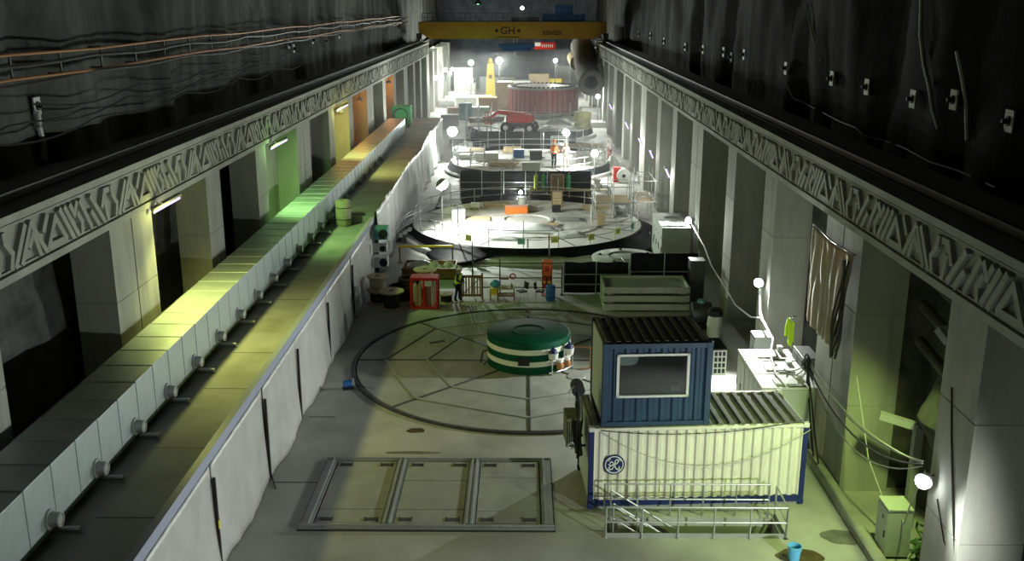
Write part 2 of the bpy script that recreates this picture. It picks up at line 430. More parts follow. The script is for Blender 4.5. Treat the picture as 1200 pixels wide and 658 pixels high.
for k in range(8):
    a0, a1 = PI/4*k, PI/4*(k+1)
    for r0, r1, o0, o1 in ((1.6, 4.4, 0, 1), (4.4, 6.2, 1, 1), (6.2, 7.42, 1, 0)):
        MB().prism(ring(a0, a1, r0, r1, o0, o1), .01, .05+random.uniform(0,.008)).build('cover_panel', M_cov, pc)
    e = Vector((math.cos(a0), math.sin(a0), 0)); e2 = Vector((math.cos(a1), math.sin(a1), 0))
    MB().bar(e*1.7+Vector((0,0,.055)), e*7.4+Vector((0,0,.055)), .10, .05).build('joint_bar', M_dsteel, pc)
    if k in (2, 4, 5, 6): 
        MB().bar(e*6.2+Vector((0,0,.055)), e2*6.2+Vector((0,0,.055)), .16, .06).build('joint_bar', M_grey, pc)
        MB().bar(e*4.4+Vector((0,0,.055)), e2*4.4+Vector((0,0,.055)), .10, .06).build('joint_bar', M_grey, pc)
    else: MB().bar(e*6.2+Vector((0,0,.055)), e2*6.2+Vector((0,0,.055)), .09, .05).build('joint_bar', M_dsteel, pc)
# small steel access lid on the pit cover and a lifting slot
q = atz(675, 442, .06)
tag(MB().lathe([(0,.03),(.36,.03),(.40,0)][::-1], 24).build('manhole_cover', M_steel, loc=(q.x, q.y, .06)), 'small round bright steel lid on the pit cover right of the green drum', 'manhole cover')
q = atz(513, 402, .055)
o = MB().box(-.55,.55,-.4,.4,0,.03).build('slot_plate', M_cov, loc=(q.x, q.y, .055)); tag(o, 'small rectangular slot plate in the pit cover left of the green drum', 'plate')
MB().bar((-.35,-.15,.035), (.3,.2,.035), .2, .03).build('slot', M_blk, o)

# green drum
dr = thing('generator_top_drum', 'green drum with two white bands standing on the round pit cover', 'drum', (PC[0]+.02, PC[1], .06))
MB().lathe([(1.80,0),(1.80,1.30),(1.76,1.36),(1.70,1.38),(0,1.40)], 64).build('drum_shell', M_grn, dr, smooth=True)
for z0, z1 in ((.34,.56), (.86,1.08)):
    MB().lathe([(1.79,z0),(1.815,z0),(1.815,z1),(1.79,z1)], 64).build('white_band', mat('band_white', (.72,.74,.66), .45), dr, smooth=True)
MB().lathe([(.72,1.392),(.72,1.42),(.66,1.42),(.66,1.392)], 40).build('lid_ring', M_grn, dr, smooth=True)
a = R(-97); MB().box(-.24,.24,-.06,.04,.42,.74).build('nameplate', M_blk, dr, loc=(1.80*math.cos(a), 1.80*math.sin(a), 0))
# instrument rig on the drum's right front
ir = MB()
angs = [R(-62), R(-44), R(-26)]
def ra(a, r, z): return Vector((r*math.cos(a), r*math.sin(a), z))
for z in (.12, .62): ir.tube([ra(R(-66+5*k), 2.06, z) for k in range(9)], .03, 6)
for a in angs: ir.cyl(ra(a,2.06,.0), ra(a,2.06,1.05), .03, 8)
for a in angs: ir.cyl(ra(a,1.8,.6), ra(a,2.06,.6), .03, 8)
ir.build('pipe_rig', M_steel, dr, smooth=True)
for a in (R(-60), R(-33)):
    MB().cyl(ra(a,2.02,.72), ra(a,2.02,.98), .19, 16, .22).build('sensor_cup', M_lgrey, dr, smooth=True)
    MB().cyl(ra(a,2.02,.98), ra(a,2.02,1.12), .19, 16, .12).cyl(ra(a,2.02,1.12), ra(a,2.02,1.24), .05, 8).build('sensor_head', M_navy, dr, smooth=True)
for a in (R(-52), R(-40)):
    mb = MB().lathe([(.0,0),(.14,.06),(.17,.2),(.12,.34),(0,.38)], 14, tuple(ra(a,2.1,.18))); mb.build('valve_body', M_copper_orange, dr, smooth=True)
    MB().lathe([(0,.36),(.13,.36),(.13,.48),(0,.5)][:], 12, tuple(ra(a,2.1,.18))).build('valve_cap', M_paper, dr, smooth=True)
MB().tube([ra(R(-22),1.8,.9), ra(R(-20),2.75,.92), ra(R(-21),2.80,.86), ra(R(-22),2.8,.04), ra(R(-27),2.45,.04)], .035, 8).build('drain_pipe', M_copper_orange, dr, smooth=True)
MB().tube([ra(R(188),1.8,.55), ra(R(188),2.0,.5), ra(R(192),2.12,.04)], .04, 8).tube([ra(R(200),1.8,.3), ra(R(200),2.05,.04)], .04, 8).build('feed_pipe', M_dsteel, dr, smooth=True)

# floor hatch: steel frame, two rails and three concrete panels
h = thing('floor_hatch', 'rectangular floor hatch with a steel frame and three concrete panels', 'hatch', (-2.8, 28.6, 0))
HX, HY = 3.6, 2.25
MB().box(-HX-.22,HX+.22,-HY-.22,HY+.22,.0,.012).build('frame_bed', mat('joint_black', (.05,.05,.045)), h)
mb = MB()
for s in (-1, 1):
    mb.box(-HX-.2, HX+.2, s*HY-.13, s*HY+.13, 0, .07); mb.box(-HX-.2, HX+.2, s*HY-.02, s*HY+.02, .07, .12)
    mb.box(s*HX-.17, s*HX+.17, -HY-.1, HY+.1, 0, .08); mb.box(s*(HX-.05)-.03, s*(HX-.05)+.03, -HY, HY, .08, .13)
mb.build('frame', M_steel, h)
for x in (-1.2, 1.25):
    MB().box(x-.17, x+.17, -HY+.1, HY-.1, 0, .07).box(x-.10, x-.04, -HY+.1, HY-.1, .07, .14).box(x+.04, x+.10, -HY+.1, HY-.1, .07, .14).build('rail', M_steel, h)
for i, (x0, x1, cuts) in enumerate(((-3.38,-1.4,(-1.2,)), (-1.0,1.05,(-1.2,.7)), (1.45,3.38,(-1.3,.95)))):
    ys = [-HY+.16]+list(cuts)+[HY-.16]
    for y0, y1 in zip(ys, ys[1:]): MB().box(x0, x1, y0+.02, y1-.02, .008, .045).build('hatch_panel', M_cov, h)
    for yy in (-HY+.42, HY-.42):
        for xx in (x0+.32, x1-.32):
            MB().box(xx-.17, xx+.17, yy-.10, yy+.10, .04, .052).box(xx-.20, xx-.17, yy-.12, yy+.12, .04, .075).box(xx+.17, xx+.20, yy-.12, yy+.12, .04, .075).build('lifting_pocket', M_dsteel, h)

# ------------------------------------------------------------------ containers
RZ = R(3.6)
def corr(mb, x0, x1, z0, z1, y, dep=.06, pitch=.30, back=.10):
    """corrugated panel facing -y"""
    n = max(1, round((x1-x0)/pitch)); p = (x1-x0)/n; prof = [(x0, y)]
    for k in range(n):
        a = x0+k*p; prof += [(a+.10*p, y), (a+.28*p, y+dep), (a+.58*p, y+dep), (a+.76*p, y), (a+p, y)]
    for (xa, ya), (xb, yb) in zip(prof, prof[1:]):
        mb.add([(xa,ya,z0),(xb,yb,z0),(xb,y+back,z0),(xa,y+back,z0),(xa,ya,z1),(xb,yb,z1),(xb,y+back,z1),(xa,y+back,z1)],
               [(0,3,2,1),(4,5,6,7),(0,1,5,4),(1,2,6,5),(2,3,7,6),(3,0,4,7)])
    return mb
def corr_roof(mb, x0, x1, y0, y1, z, pitch=.30):
    n = round((x1-x0)/pitch); p = (x1-x0)/n
    mb.box(x0, x1, y0, y1, z-.08, z-.03)
    for k in range(n):
        a = x0+k*p
        mb.prism([(a+.12*p, z-.03), (a+.30*p, z+.035), (a+.62*p, z+.035), (a+.80*p, z-.03)], y0+.1, y1-.1, lambda a_, b_, h_: (a_, h_, b_))
    return mb
W, D, H = 6.72, 2.75, 2.72
wc = thing('shipping_container', 'white corrugated container with a round blue emblem and blue corner posts', 'container', (2.05, 27.5, 0), RZ)
corr(MB(), .12, W-.12, .30, H-.1, 0.02).build('front_wall', M_cream, wc)
corr(MB(), .12, W-.12, .30, H-.1, D-.12, .04, .30, .08).build('back_wall', M_cream, wc)
for x in (0.04, W-.12): MB().box(x, x+.08, .1, D-.1, .25, H-.08).build('side_wall', M_pgrn, wc)
for x in (0, W-.16):
    for y in (-.02, D-.14): MB().box(x, x+.16, y, y+.16, 0.05, H).build('corner_post', M_navy, wc, bevel=.015)
MB().box(.16, W-.16, -.02, .12, .12, .32).box(.16, W-.16, D-.12, D, .12, .32).build('bottom_rail', M_navy, wc)
MB().box(.1, W-.1, .05, D-.05, .0, .13).build('underframe', M_grey, wc)
MB().box(.16, W-.16, -.01, .10, H-.11, H-.02).box(.16, W-.16, D-.1, D, H-.11, H-.02).build('top_rail', M_cream, wc)
corr_roof(MB(), .1, W-.1, .05, D-.05, H-.02, .34).build('roof', M_wroof, wc)
for x in (-.01, W-.17):
    for y in (-.03, D-.15):
        for z in (.03, H-.13): MB().box(x, x+.18, y, y+.18, z, z+.15).build('corner_casting', M_lgrey if z > 1 else M_navy, wc, bevel=.02)
# round monogram emblem
def circ(r, n=40): return [(r*math.cos(2*PI*k/n), r*math.sin(2*PI*k/n)) for k in range(n)]
em = MB().prism(circ(.33), 0, .02, lambda a, b, h: (a, -h, b)).build('emblem', M_navy, wc, loc=(.78, .015, 1.50))
MB().torus((0,-.022,0), .27, .017, 40, 6, 'y').build('emblem_ring', M_paper, em, smooth=True)
mg = MB()
def spiral(cx, cz, r0, r1, a0, a1, n=18): return [(cx+(r0+(r1-r0)*k/n)*math.cos(a0+(a1-a0)*k/n), -.024, cz+(r0+(r1-r0)*k/n)*math.sin(a0+(a1-a0)*k/n)) for k in range(n+1)]
mg.tube(spiral(-.09,.05,.03,.085,PI*1.2,-PI*.9), .016, 6)
mg.tube([(-.03,-.024,.06),(-.02,-.024,-.06),(-.06,-.024,-.15),(-.13,-.024,-.15),(-.16,-.024,-.08),(-.10,-.024,-.03)], .018, 6)
mg.tube([(.04,-.024,.02),(.10,-.024,.06),(.13,-.024,.13),(.08,-.024,.18),(.03,-.024,.13),(.02,-.024,.03),(.03,-.024,-.08),(.08,-.024,-.15),(.15,-.024,-.12),(.16,-.024,-.05)], .02, 6)
for k in range(4):
    a = PI/4+k*PI/2
    mg.tube(spiral(.215*math.cos(a), .215*math.sin(a), .012, .05, a+PI*.9, a-PI*.6, 8), .012, 5)
mg.build('emblem_monogram', M_paper, em, smooth=True)

BW, BH, BD = 3.30, 2.62, 2.62
bc = thing('site_office_container', 'small dark blue container with a white framed window, stacked on the white container', 'container',
           (2.05+.36*math.cos(RZ)-.0*math.sin(RZ), 27.5+.36*math.sin(RZ)+.06, H+.02), RZ)
wx0, wx1, wz0, wz1 = .42, 2.60, .92, 2.30
f = MB(); corr(f, .12, wx0, .14, BH-.12, .02, .05, .34); corr(f, wx1, BW-.14, .14, BH-.12, .02, .05, .34)
corr(f, wx0, wx1, .14, wz0, .02, .05, .34); corr(f, wx0, wx1, wz1, BH-.12, .02, .05, .34); f.build('front_wall', M_blue, bc)
for x, m in ((0.03, M_pgrn), (BW-.1, M_blue)): MB().box(x, x+.07, .12, BD-.1, .1, BH-.08).build('side_wall', m, bc)
MB().box(.1, BW-.1, BD-.14, BD-.06, .1, BH-.08).build('back_wall', M_lgrey, bc)
MB().box(.1, BW-.1, .1, BD-.1, .02, .12).build('floor_panel', M_grey, bc)
for x in (0, BW-.2):
    for y in (-.02, BD-.16): MB().box(x, x+.18, y, y+.18, 0, BH).build('corner_post', M_blue, bc, bevel=.015)
for y, z in ((-.02,0),(-.02,BH-.15),(BD-.12,BH-.15)): MB().box(.14, BW-.14, y, y+.14, z, z+.14).build('rail', M_blue, bc)
corr_roof(MB(), .06, BW-.06, .04, BD-.04, BH, .30).build('roof', M_croof, bc)
for x in (-.01, BW-.21):
    for z in (-.0, BH-.12): MB().box(x, x+.2, -.04, .16, z, z+.13).build('corner_casting', M_blue, bc, bevel=.02)
wf = MB()
for a in ((wx0,wx1,wz0,wz0+.07),(wx0,wx1,wz1-.07,wz1),(wx0,wx0+.08,wz0,wz1),(wx1-.08,wx1,wz0,wz1)): wf.box(a[0],a[1],-.04,.14,a[2],a[3])
wf = wf.build('window_frame', M_white, bc)
MB().box(wx0+.07, wx1-.07, .04, .05, wz0+.06, wz1-.06).build('window_pane', M_glass, wf)
# things seen through the office window
def inoff(x, y, z): return Matrix.Translation(bc.location) @ Matrix.Rotation(RZ, 4, 'Z') @ Vector((x, y, z))
t = thing('desk', 'pale desk inside the blue site office, behind the window', 'desk', inoff(1.5, .62, .12), RZ)
MB().box(-1.1,1.1,-.3,.3,.72,.76).build('desk_top', M_grey, t)
for x in (-1.05, 1.0): MB().box(x, x+.05, -.28, .28, 0, .72).build('leg', M_dsteel, t)
o = MB().box(-.14,.14,-.1,.1,0,.16).box(-.10,.10,-.08,.08,.16,.22).build('desk_printer', M_lgrey, bevel=.02, loc=inoff(2.35, .55, .885)); tag(o, 'small white printer on the office desk at the window corner', 'printer'); o.rotation_euler = (0,0,RZ)
o = MB().box(-.5,.5,0,.03,-.3,.3).build('whiteboard', M_white, loc=inoff(.9, BD-.2, 1.9)); tag(o, 'whiteboard on the back wall inside the blue site office', 'whiteboard'); o.rotation_euler = (0,0,RZ)
# air conditioner on the right wall of the office
ac = thing('air_conditioner', 'white louvred air conditioner on the right wall of the blue office', 'air conditioner', inoff(BW, .55, 1.55), RZ)
MB().box(0.0,.42,-.5,.5,0,.8).build('casing', M_lgrey, ac, bevel=.015)
MB().box(-.01,.43,-.52,.52,.8,.84).build('top_cover', M_blk, ac)
mb = MB()
for r_ in range(4):
    for c_ in range(3): mb.box(.05+c_*.12, .13+c_*.12, -.515, -.495, .08+r_*.18, .21+r_*.18)
mb.build('grille', M_blk, ac)

# stairwell guard rail and stair
gr = thing('stairwell_guardrail', 'galvanized guardrail around the stairwell in front of the white container', 'guardrail', (HX0, HY0, 0))
Lx, Ly = HX1-HX0, HY1-HY0
def rail_run(p, q, n, h=1.0, name='rail', par=gr, r=.028):
    p = Vector(p); q = Vector(q); up = Vector((0,0,1))
    for z in (h, h*.52): MB().cyl(p+up*z, q+up*z, r, 8).build(name, M_steel, par, smooth=True)
    for k in range(n+1):
        e = p.lerp(q, k/n); MB().cyl(e, e+up*h, r, 8).cyl(e, e+up*.015, r*2.4, 8).build('post', M_steel, par, smooth=True)
rail_run((-.08,-.12,0), (Lx+.1,-.12,0), 5); rail_run((-.02,Ly+.12,0), (Lx-.1,Ly+.12+.0,0), 5, 1.05)
rail_run((Lx+.1,-.12,0), (Lx+.1,Ly+.1,0), 1)
mb = MB(); mb.box(-.08, Lx+.1, -.10, -.085, .0, .15); mb.box(Lx+.085, Lx+.1, -.1, Ly+.1, 0, .15); mb.build('kick_plate', M_grey, gr)
for y in (.12, Ly-.12):
    mb = MB(); mb.cyl((.15, y, .98), (2.1, y, -.32), .026, 8); mb.cyl((.15, y, .5), (1.6, y, -.45), .02, 8); mb.build('stair_handrail', M_steel, gr, smooth=True)
    for x in (.15, .95): MB().cyl((x, y, -.1-(x-.15)*.66), (x, y, .98-(x-.15)*.66), .024, 8).build('handrail_post', M_steel, gr, smooth=True)
st = thing('steel_stair', 'steel stair going down inside the guarded stairwell', 'stair', (HX0, HY0, -3))
for k in range(13): MB().box(.1+k*.28, .1+k*.28+.26, .12, Ly-.12, 2.85-k*.2, 2.88-k*.2).build('tread', M_dsteel, st)
for y in (.09, Ly-.12): MB().bar((.0, y, 2.9), (3.9, y, .15), .03, .2).build('stringer', M_steel, st)

# machines hung on the left wall of the containers
q = Vector((2.05, 27.5, 0))
def leftof(x, y, z): return Matrix.Translation((2.05, 27.5, 0)) @ Matrix.Rotation(RZ, 4, 'Z') @ Vector((x, y, z))
cu = thing('condenser_unit', 'dirty olive condenser unit bracketed to the left wall of the containers', 'condenser', leftof(-.42, 1.1, 1.75), RZ)
M_olive = mat('dirty_olive', (.16,.17,.09), .8, var=.3, scale=5)
MB().box(-.2,.2,-.45,.45,.1,1.0).build('casing', M_olive, cu, bevel=.02)
mb = MB()
for k in range(6): mb.box(-.17+k*.06, -.145+k*.06, -.465, -.45, .18, .92)
mb.build('grille', M_blk, cu)
MB().box(-.2,.42,-.4,-.34,.04,.1).box(-.2,.42,.34,.4,.04,.1).build('bracket', M_dsteel, cu)
MB().torus((-.05,-.47,.12), .10, .03, 16, 6, 'y').build('pipe_loop', M_steel, cu, smooth=True)
cu = thing('pipe_bundle', 'dark bundle of pipes and hoses climbing the left wall beside the blue office', 'pipes', leftof(-.12, .75, 1.4), RZ)
for i in range(6):
    pts = [(-.16+.06*(i % 3)+.03*math.sin(k*1.3+i), -.25+.12*i+.04*math.sin(k+i*2), .1+k*.27) for k in range(9)]
    MB().tube(pts, .045, 7).build('pipe', M_olive if i % 2 else M_blk, cu, smooth=True)
MB().cyl((-.16,-.2,2.3), (-.16,.35,2.3), .2, 16).build('fan_head', M_blk, cu, smooth=True)
MB().tube([(-.2,-.2,2.0), (-.42,-.22,2.05), (-.45,-.2,2.3), (-.3,-.2,2.45)], .02, 6).build('hook', M_steel, cu, smooth=True)
# ------------------------------------------------------------------ right-hand side
sg = None
for i, y in enumerate((31.85, 33.2, 34.55)):
    t = thing('switchgear_cabinet', ['white-topped switchgear cabinet directly behind the white container', 'middle of the three white-topped switchgear cabinets', 'farthest of the three white-topped switchgear cabinets, by the tall grey cabinet'][i],
              'electrical cabinet', (8.3, y, 0), 0, 'switchgear cabinets')
    MB().box(0,1.85,0,1.31,.0,2.22).build('cabinet_body', M_pgrn, t, bevel=.015)
    MB().box(-.03,1.88,.03,1.28,2.22,2.3).build('top_cover', M_white, t, bevel=.012)
    MB().box(.5,1.25,.3,.9,2.3,2.34).box(.55,.6,.35,.85,2.34,2.36).build('vent_cover', M_white, t, bevel=.01)
    MB().box(.9,1.5,.12,.19,2.3,2.33).build('cable_slot', M_blk, t)
    for y0 in (.06, .68): 
        dd = MB().box(-.025,0,y0,y0+.56,.12,2.1).build('door', M_pgrn, t, bevel=.01)
        MB().box(-.05,-.025,y0+.44,y0+.48,.95,1.2).build('door_handle', M_blk, dd)
    MB().box(1.4,1.6,.95,1.2,2.3,2.5 if i == 2 else 2.4).build('terminal_box', M_white, t, bevel=.01)
def cabinet(loc, w, d, h, label, m=M_pgrn, doors=1, face='y', rz=0, name='electrical_cabinet', cat='electrical cabinet'):
    t = thing(name, label, cat, loc, rz)
    MB().box(-w/2,w/2,-d/2,d/2,.08,h-.06).build('cabinet_body', m, t, bevel=.012)
    MB().box(-w/2+.02,w/2-.02,-d/2+.02,d/2-.02,0,.08).build('plinth', M_blk, t)
    MB().box(-w/2-.02,w/2+.02,-d/2-.02,d/2+.02,h-.06,h).build('top_cover', m, t, bevel=.012)
    for k in range(doors):
        if face == 'y':
            a = -w/2+.02+k*(w-.04)/doors; b = a+(w-.04)/doors-.01
            dr_ = MB().box(a,b,-d/2-.022,-d/2,.12,h-.1).build('door', m, t, bevel=.008)
            MB().box(b-.08,b-.05,-d/2-.05,-d/2-.02,h*.45,h*.55).build('handle', M_blk, dr_)
        else:
            a = -d/2+.02+k*(d-.04)/doors; b = a+(d-.04)/doors-.01
            dr_ = MB().box(-w/2-.022,-w/2,a,b,.12,h-.1).build('door', m, t, bevel=.008)
            MB().box(-w/2-.05,-w/2-.02,a+.05,a+.09,h*.42,h*.55).build('handle', M_blk, dr_)
            MB().box(-w/2-.03,-w/2-.02,a+.25,a+.32,h*.72,h*.80).build('door_lock', M_blk, dr_)
    return t
cabinet((9.72,38.1,0), .7, .8, 2.15, 'tall grey electrical cabinet standing against the column behind the switchgear', M_grey, 1, 'x')
cabinet((10.5,25.15,0), .68, .8, 1.55, 'pale green electrical cabinet on the floor below the bright lamp at the lower right', M_pgrn, 1, 'x')
cabinet((9.05,49.7,0), .75, .8, 2.3, 'black-fronted narrow cabinet beside the stack of pale panels', M_dsteel, 1, 'y')
t = cabinet((8.95,58.1,0), 1.65, 4.2, 2.55, 'large pale green plant cabinet with side doors behind the black barrier', M_pgrn, 4, 'x', name='plant_cabinet', cat='cabinet')
for i in range(3): MB().box(-.5+.1*i,.6,-1.7+1.3*i,-1.45+1.3*i,2.55,2.6).build('top_rail', M_steel, t)
# pale tank with a dark lid
t = thing('water_tank', 'pale ribbed tank with a dark lid between the blue office and the columns', 'tank', (9.0,44.0,0))
MB().lathe([(.26,0),(.34,.15),(.36,.55),(.38,.6),(.36,.65),(.33,.95),(.26,1.05)], 24).build('tank_body', mat('tank_plastic', (.62,.68,.6), .5), t, smooth=True)
MB().lathe([(.30,1.05),(.36,1.1),(.34,1.3),(.2,1.42),(0,1.45)], 24).build('tank_lid', M_blk, t, smooth=True)
t = thing('generator_set', 'dark round motor unit standing behind the pale tank', 'motor', (8.6,45.4,0))
MB().cyl((-.45,0,.75),(.45,0,.75),.52,24).build('motor_body', M_dsteel, t, smooth=True)
MB().box(-.4,.4,-.35,.35,0,.3).build('skid', M_blk, t); MB().lathe([(.2,1.25),(.2,1.4),(0,1.42)],16,(0,0,0)).build('cap', M_teal, t, smooth=True)

# stack of pale precast trays
for i in range(3):
    z = i*.44
    t = thing('panel_tray', ['bottom pale tray in the stack behind the blue office', 'middle pale tray in the stack behind the blue office', 'top pale tray of the stack behind the blue office, open upward'][i], 'tray', (6.3,49.05,z), 0, 'stack of pale trays')
    mb = MB().box(-2.12,2.12,-1.12,1.12,.16,.26)
    for s in (-1,1): mb.box(-2.15,2.15,s*1.12-.04,s*1.12+.04,.08,.40); mb.box(s*2.12-.05,s*2.12+.05,-1.15,1.15,.08,.42)
    mb.build('tray_body', M_pgrn, t, bevel=.012)
    for k in range(6): MB().box(-1.55+k*.6,-1.52+k*.6,-1.175,-1.15,.04,.24).build('web_joint', M_grey, t)
    for x in (-1.85,1.85):
        for y in (-1.0,1.0): MB().box(x-.14,x+.14,y-.1,y+.1,0,.16).build('foot', M_grey, t)
    if i == 2:
        for x in (-1.7,1.7):
            for y in (-.7,.7): MB().torus((x,y,.29),.05,.018,12,5,'y').build('lifting_eye', M_dsteel, t)
# black sheeted barriers
def barrier(x0, x1, y, h, label, drop=0):
    t = thing('sheeted_barrier', label, 'barrier', (x0, y, 0)); L = x1-x0
    def fn(a, b): return (a*L, .05+noise.noise(Vector((a*L*1.3+x0, b*1.6, y)))*.07, .05+b*(h-.05)+.05*noise.noise(Vector((a*5+x0, b, 2)))*b)
    MB().grid(fn, max(12,int(L*5)), 8).build('black_sheet', M_black, t, smooth=True, solid=.01)
    mb = MB()
    for z in (.55, 1.1): mb.cyl((-.05,-.06,z),(L+.05,-.06,z),.03,8)
    mb.build('rail', M_steel, t, smooth=True)
    n = max(1, round(L/1.9))
    for k in range(n+1): MB().cyl((L*k/n,-.08,0),(L*k/n,-.08,h+.12),.03,8).cyl((L*k/n,-.08,0),(L*k/n,-.08,.02),.09,8).build('post', M_steel, t, smooth=True)
    return t
t = barrier(5.85,9.5,51.7,2.1,'tall black sheeted barrier behind the pale trays')
MB().cyl((-.55,-.1,1.9),(.1,-.1,1.05),.035,8).build('brace', M_steel, t)
barrier(2.25,5.7,51.1,1.75,'lower black sheeted barrier right of the red fire stand')
# round pale lid
t = thing('round_cover', 'large pale round steel cover lying in front of the second generator', 'cover', (5.95,55.3,0))
MB().lathe([(1.86,0),(1.86,.85),(1.92,.9),(1.92,1.0),(1.85,1.04),(0,1.06)], 56).build('cover_shell', M_pgrn, t, smooth=True)
MB().lathe([(1.0,1.05),(1.0,1.09),(.95,1.09),(.95,1.05)], 40).build('cover_ring', M_grey, t, smooth=True)
for k in range(5): MB().box(-.08,.08,-.06,.06,1.03,1.12).build('lifting_lug', M_dsteel, t, loc=(1.45*math.cos(k*1.26+.4), 1.45*math.sin(k*1.26+.4), 0))

# stained canvas banner hung on the double column
def fnb(a, b):
    y = 33.2-a*4.2; top = 7.72-.10*math.sin(PI*a); bot = 4.35+.5*(a-.5)**2-.25*a*0
    if a > .8: bot -= .0
    z = bot+b*(top-bot)
    fold = .07*math.sin(y*5.5+noise.noise(Vector((y,z*.4,1)))*2)*(1.1-b*.7)+.10*noise.noise(Vector((y*.7,z*.7,4)))
    return (9.98-abs(fold)-(.10 if a > .9 else 0)*(1-b), y+ (1-b)*.35*(a-.3), z)
b_ = MB().grid(fnb, 60, 24).build('canvas_banner', M_tarpo, smooth=True, solid=.015)
tag(b_, 'large stained canvas hanging on the right column beside the switchgear', 'canvas')
mb = MB(); mb.tube([(9.98,33.3,7.75),(9.95,31,7.66),(9.98,28.9,7.75)], .03, 6); mb.build('hanging_rope', M_bcable, b_)
mb = MB()
for i in range(5): mb.tube([(9.85-.03*i, 29.0+.05*i+.2*math.sin(k*.7+i)-.05*k*0+.05*k, 7.5-k*.36) for k in range(10)], .04, 5)
tag(mb.build('rope_bundle', M_bcable, smooth=True), 'dark bundle of ropes hanging at the near edge of the stained canvas', 'ropes')
t = thing('hanging_jacket', 'lime yellow work jacket hanging in the dark beside the stained canvas', 'jacket', (9.9,34.6,2.9))
MB().grid(lambda a,b: (-.05+.04*math.sin(a*9)*(1-b), (a-.5)*(.55-.15*b), b*1.0), 12, 8).build('jacket_body', M_hivis, t, smooth=True, solid=.03)
for s in (-1,1): MB().tube([(-.05,s*.2,.95),(-.08,s*.33,.6),(-.08,s*.35,.25)], .08, 8).build('sleeve', M_hivis, t, smooth=True)
MB().tube([(-.02,0,1.0),(.03,0,1.12),(.15,0,1.1)], .015, 5).build('hook', M_blk, t)
t = thing('dark_locker', 'dark locker between the switchgear and the canvas column', 'locker', (10.45,34.4,0))
MB().box(-.3,.3,-.7,.7,0,2.7).build('locker_body', M_dsteel, t, bevel=.02)
for y in (-.34,.34): MB().box(-.33,-.3,y-.32,y+.32,.1,2.6).build('door', M_blk, t)

# ------------------------------------------------------------------ foreground small things
q = atz(930, 657)
t = thing('plastic_bucket', 'light blue plastic bucket on the wet floor stain at the bottom edge', 'bucket', (q.x, q.y, .005))
MB().lathe([(0,.01),(.14,.01),(.15,0),(.19,.42),(.205,.43),(.205,.45),(.175,.45),(.14,.03),(0,.03)], 24).build('bucket_body', M_lblue, t, smooth=True)
MB().tube([(.2*math.cos(a),-.04-.03*math.sin(a),.40-.18*math.sin(a)) for a in [PI*k/10 for k in range(11)]], .008, 5).build('handle', M_steel, t)
def stain(u, v, rx, ry, m, label):
    q = atz(u, v); pts = []
    for k in range(28):
        a = 2*PI*k/28; rr = 1+.35*noise.noise(Vector((math.cos(a)*1.3+u, math.sin(a)*1.3, 2)))
        pts.append((rx*rr*math.cos(a), ry*rr*math.sin(a)))
    o = MB().prism(pts, .002, .004).build('floor_stain', m, loc=(q.x, q.y, 0)); tag(o, label, 'stain')
M_stain = mat('oil_stain', (.09,.07,.03), .25, var=.3, scale=3); M_wet = mat('damp_stain', (.16,.165,.14), .35, var=.3, scale=2)
stain(937, 652, .62, .42, M_stain, 'brown oily stain on the floor under the light blue bucket')
stain(487, 505, .35, .22, M_stain, 'small dark stain on the floor above the hatch')
stain(484, 531, .95, .12, M_wet, 'long thin damp streak on the floor just behind the hatch')
stain(985, 630, .55, .45, M_wet, 'grey damp patch on the floor beside the pale green cabinet')
q = atz(408, 456)
t = thing('floor_pump', 'small blue pump on the floor left of the round pit cover', 'pump', (q.x, q.y, 0), R(20))
MB().box(-.22,.22,-.14,.14,0,.06).build('skid', M_blk, t)
MB().cyl((-.18,0,.22),(.14,0,.22),.15,18).build('motor', M_bplast, t, smooth=True)
MB().cyl((.14,0,.2),(.26,0,.2),.11,16).cyl((.2,0,.25),(.2,0,.42),.05,10).build('pump_head', M_grey, t, smooth=True)
MB().tube([(.25,0,.2),(.4,-.05,.1),(.7,-.2,.03),(.95,-.5,.03)], .03, 6).build('hose', M_blk, t, smooth=True)

# ------------------------------------------------------------------ cable reels, cage, skip
def reel(u, v, r, w, dr, label, core=M_blk, z=0, top=M_wood, loc=None):
    q = atz(u, v) if loc is None else Vector(loc)
    t = thing('cable_reel', label, 'cable reel', (q.x, q.y, z), random.random()*3, 'wooden cable reels')
    for zz in (0, w-.06):
        mb = MB().lathe([(.05,zz),(r,zz),(r,zz+.06),(.05,zz+.06)], 32); mb.build('flange', top, t, smooth=True)
    MB().lathe([(dr,.06),(dr,w-.06)], 28).build('cable_winding', core, t, smooth=True)
    mb = MB()
    for k in range(4): mb.cyl((r*.5*math.cos(k*PI/2), r*.5*math.sin(k*PI/2), w), (r*.5*math.cos(k*PI/2), r*.5*math.sin(k*PI/2), w+.015), .03, 8)
    mb.lathe([(.12,w),(.12,w+.02),(.05,w+.02),(.05,w)], 12); mb.build('reel_bolts', M_dsteel, t)
    return t
reel(459, 361, .66, .92, .40, 'large pale wooden reel of black cable in front of the dark pile')
q = atz(443, 354)
reel(443, 354, .50, .62, .40, 'dark lower reel of the two stacked reels by the sheeted wall')
reel(0, 0, .54, .78, .42, 'pale upper reel of the two stacked reels by the sheeted wall', core=mat('pale_winding', (.42,.38,.3), .7), z=.635, loc=(q.x, q.y, 0))
reel(523, 354, .36, .46, .30, 'small black cable reel beside the worker in the lime vest')
reel(499, 346, .62, 1.45, .4, 'tall wooden reel partly hidden behind the red cage', core=M_wood)
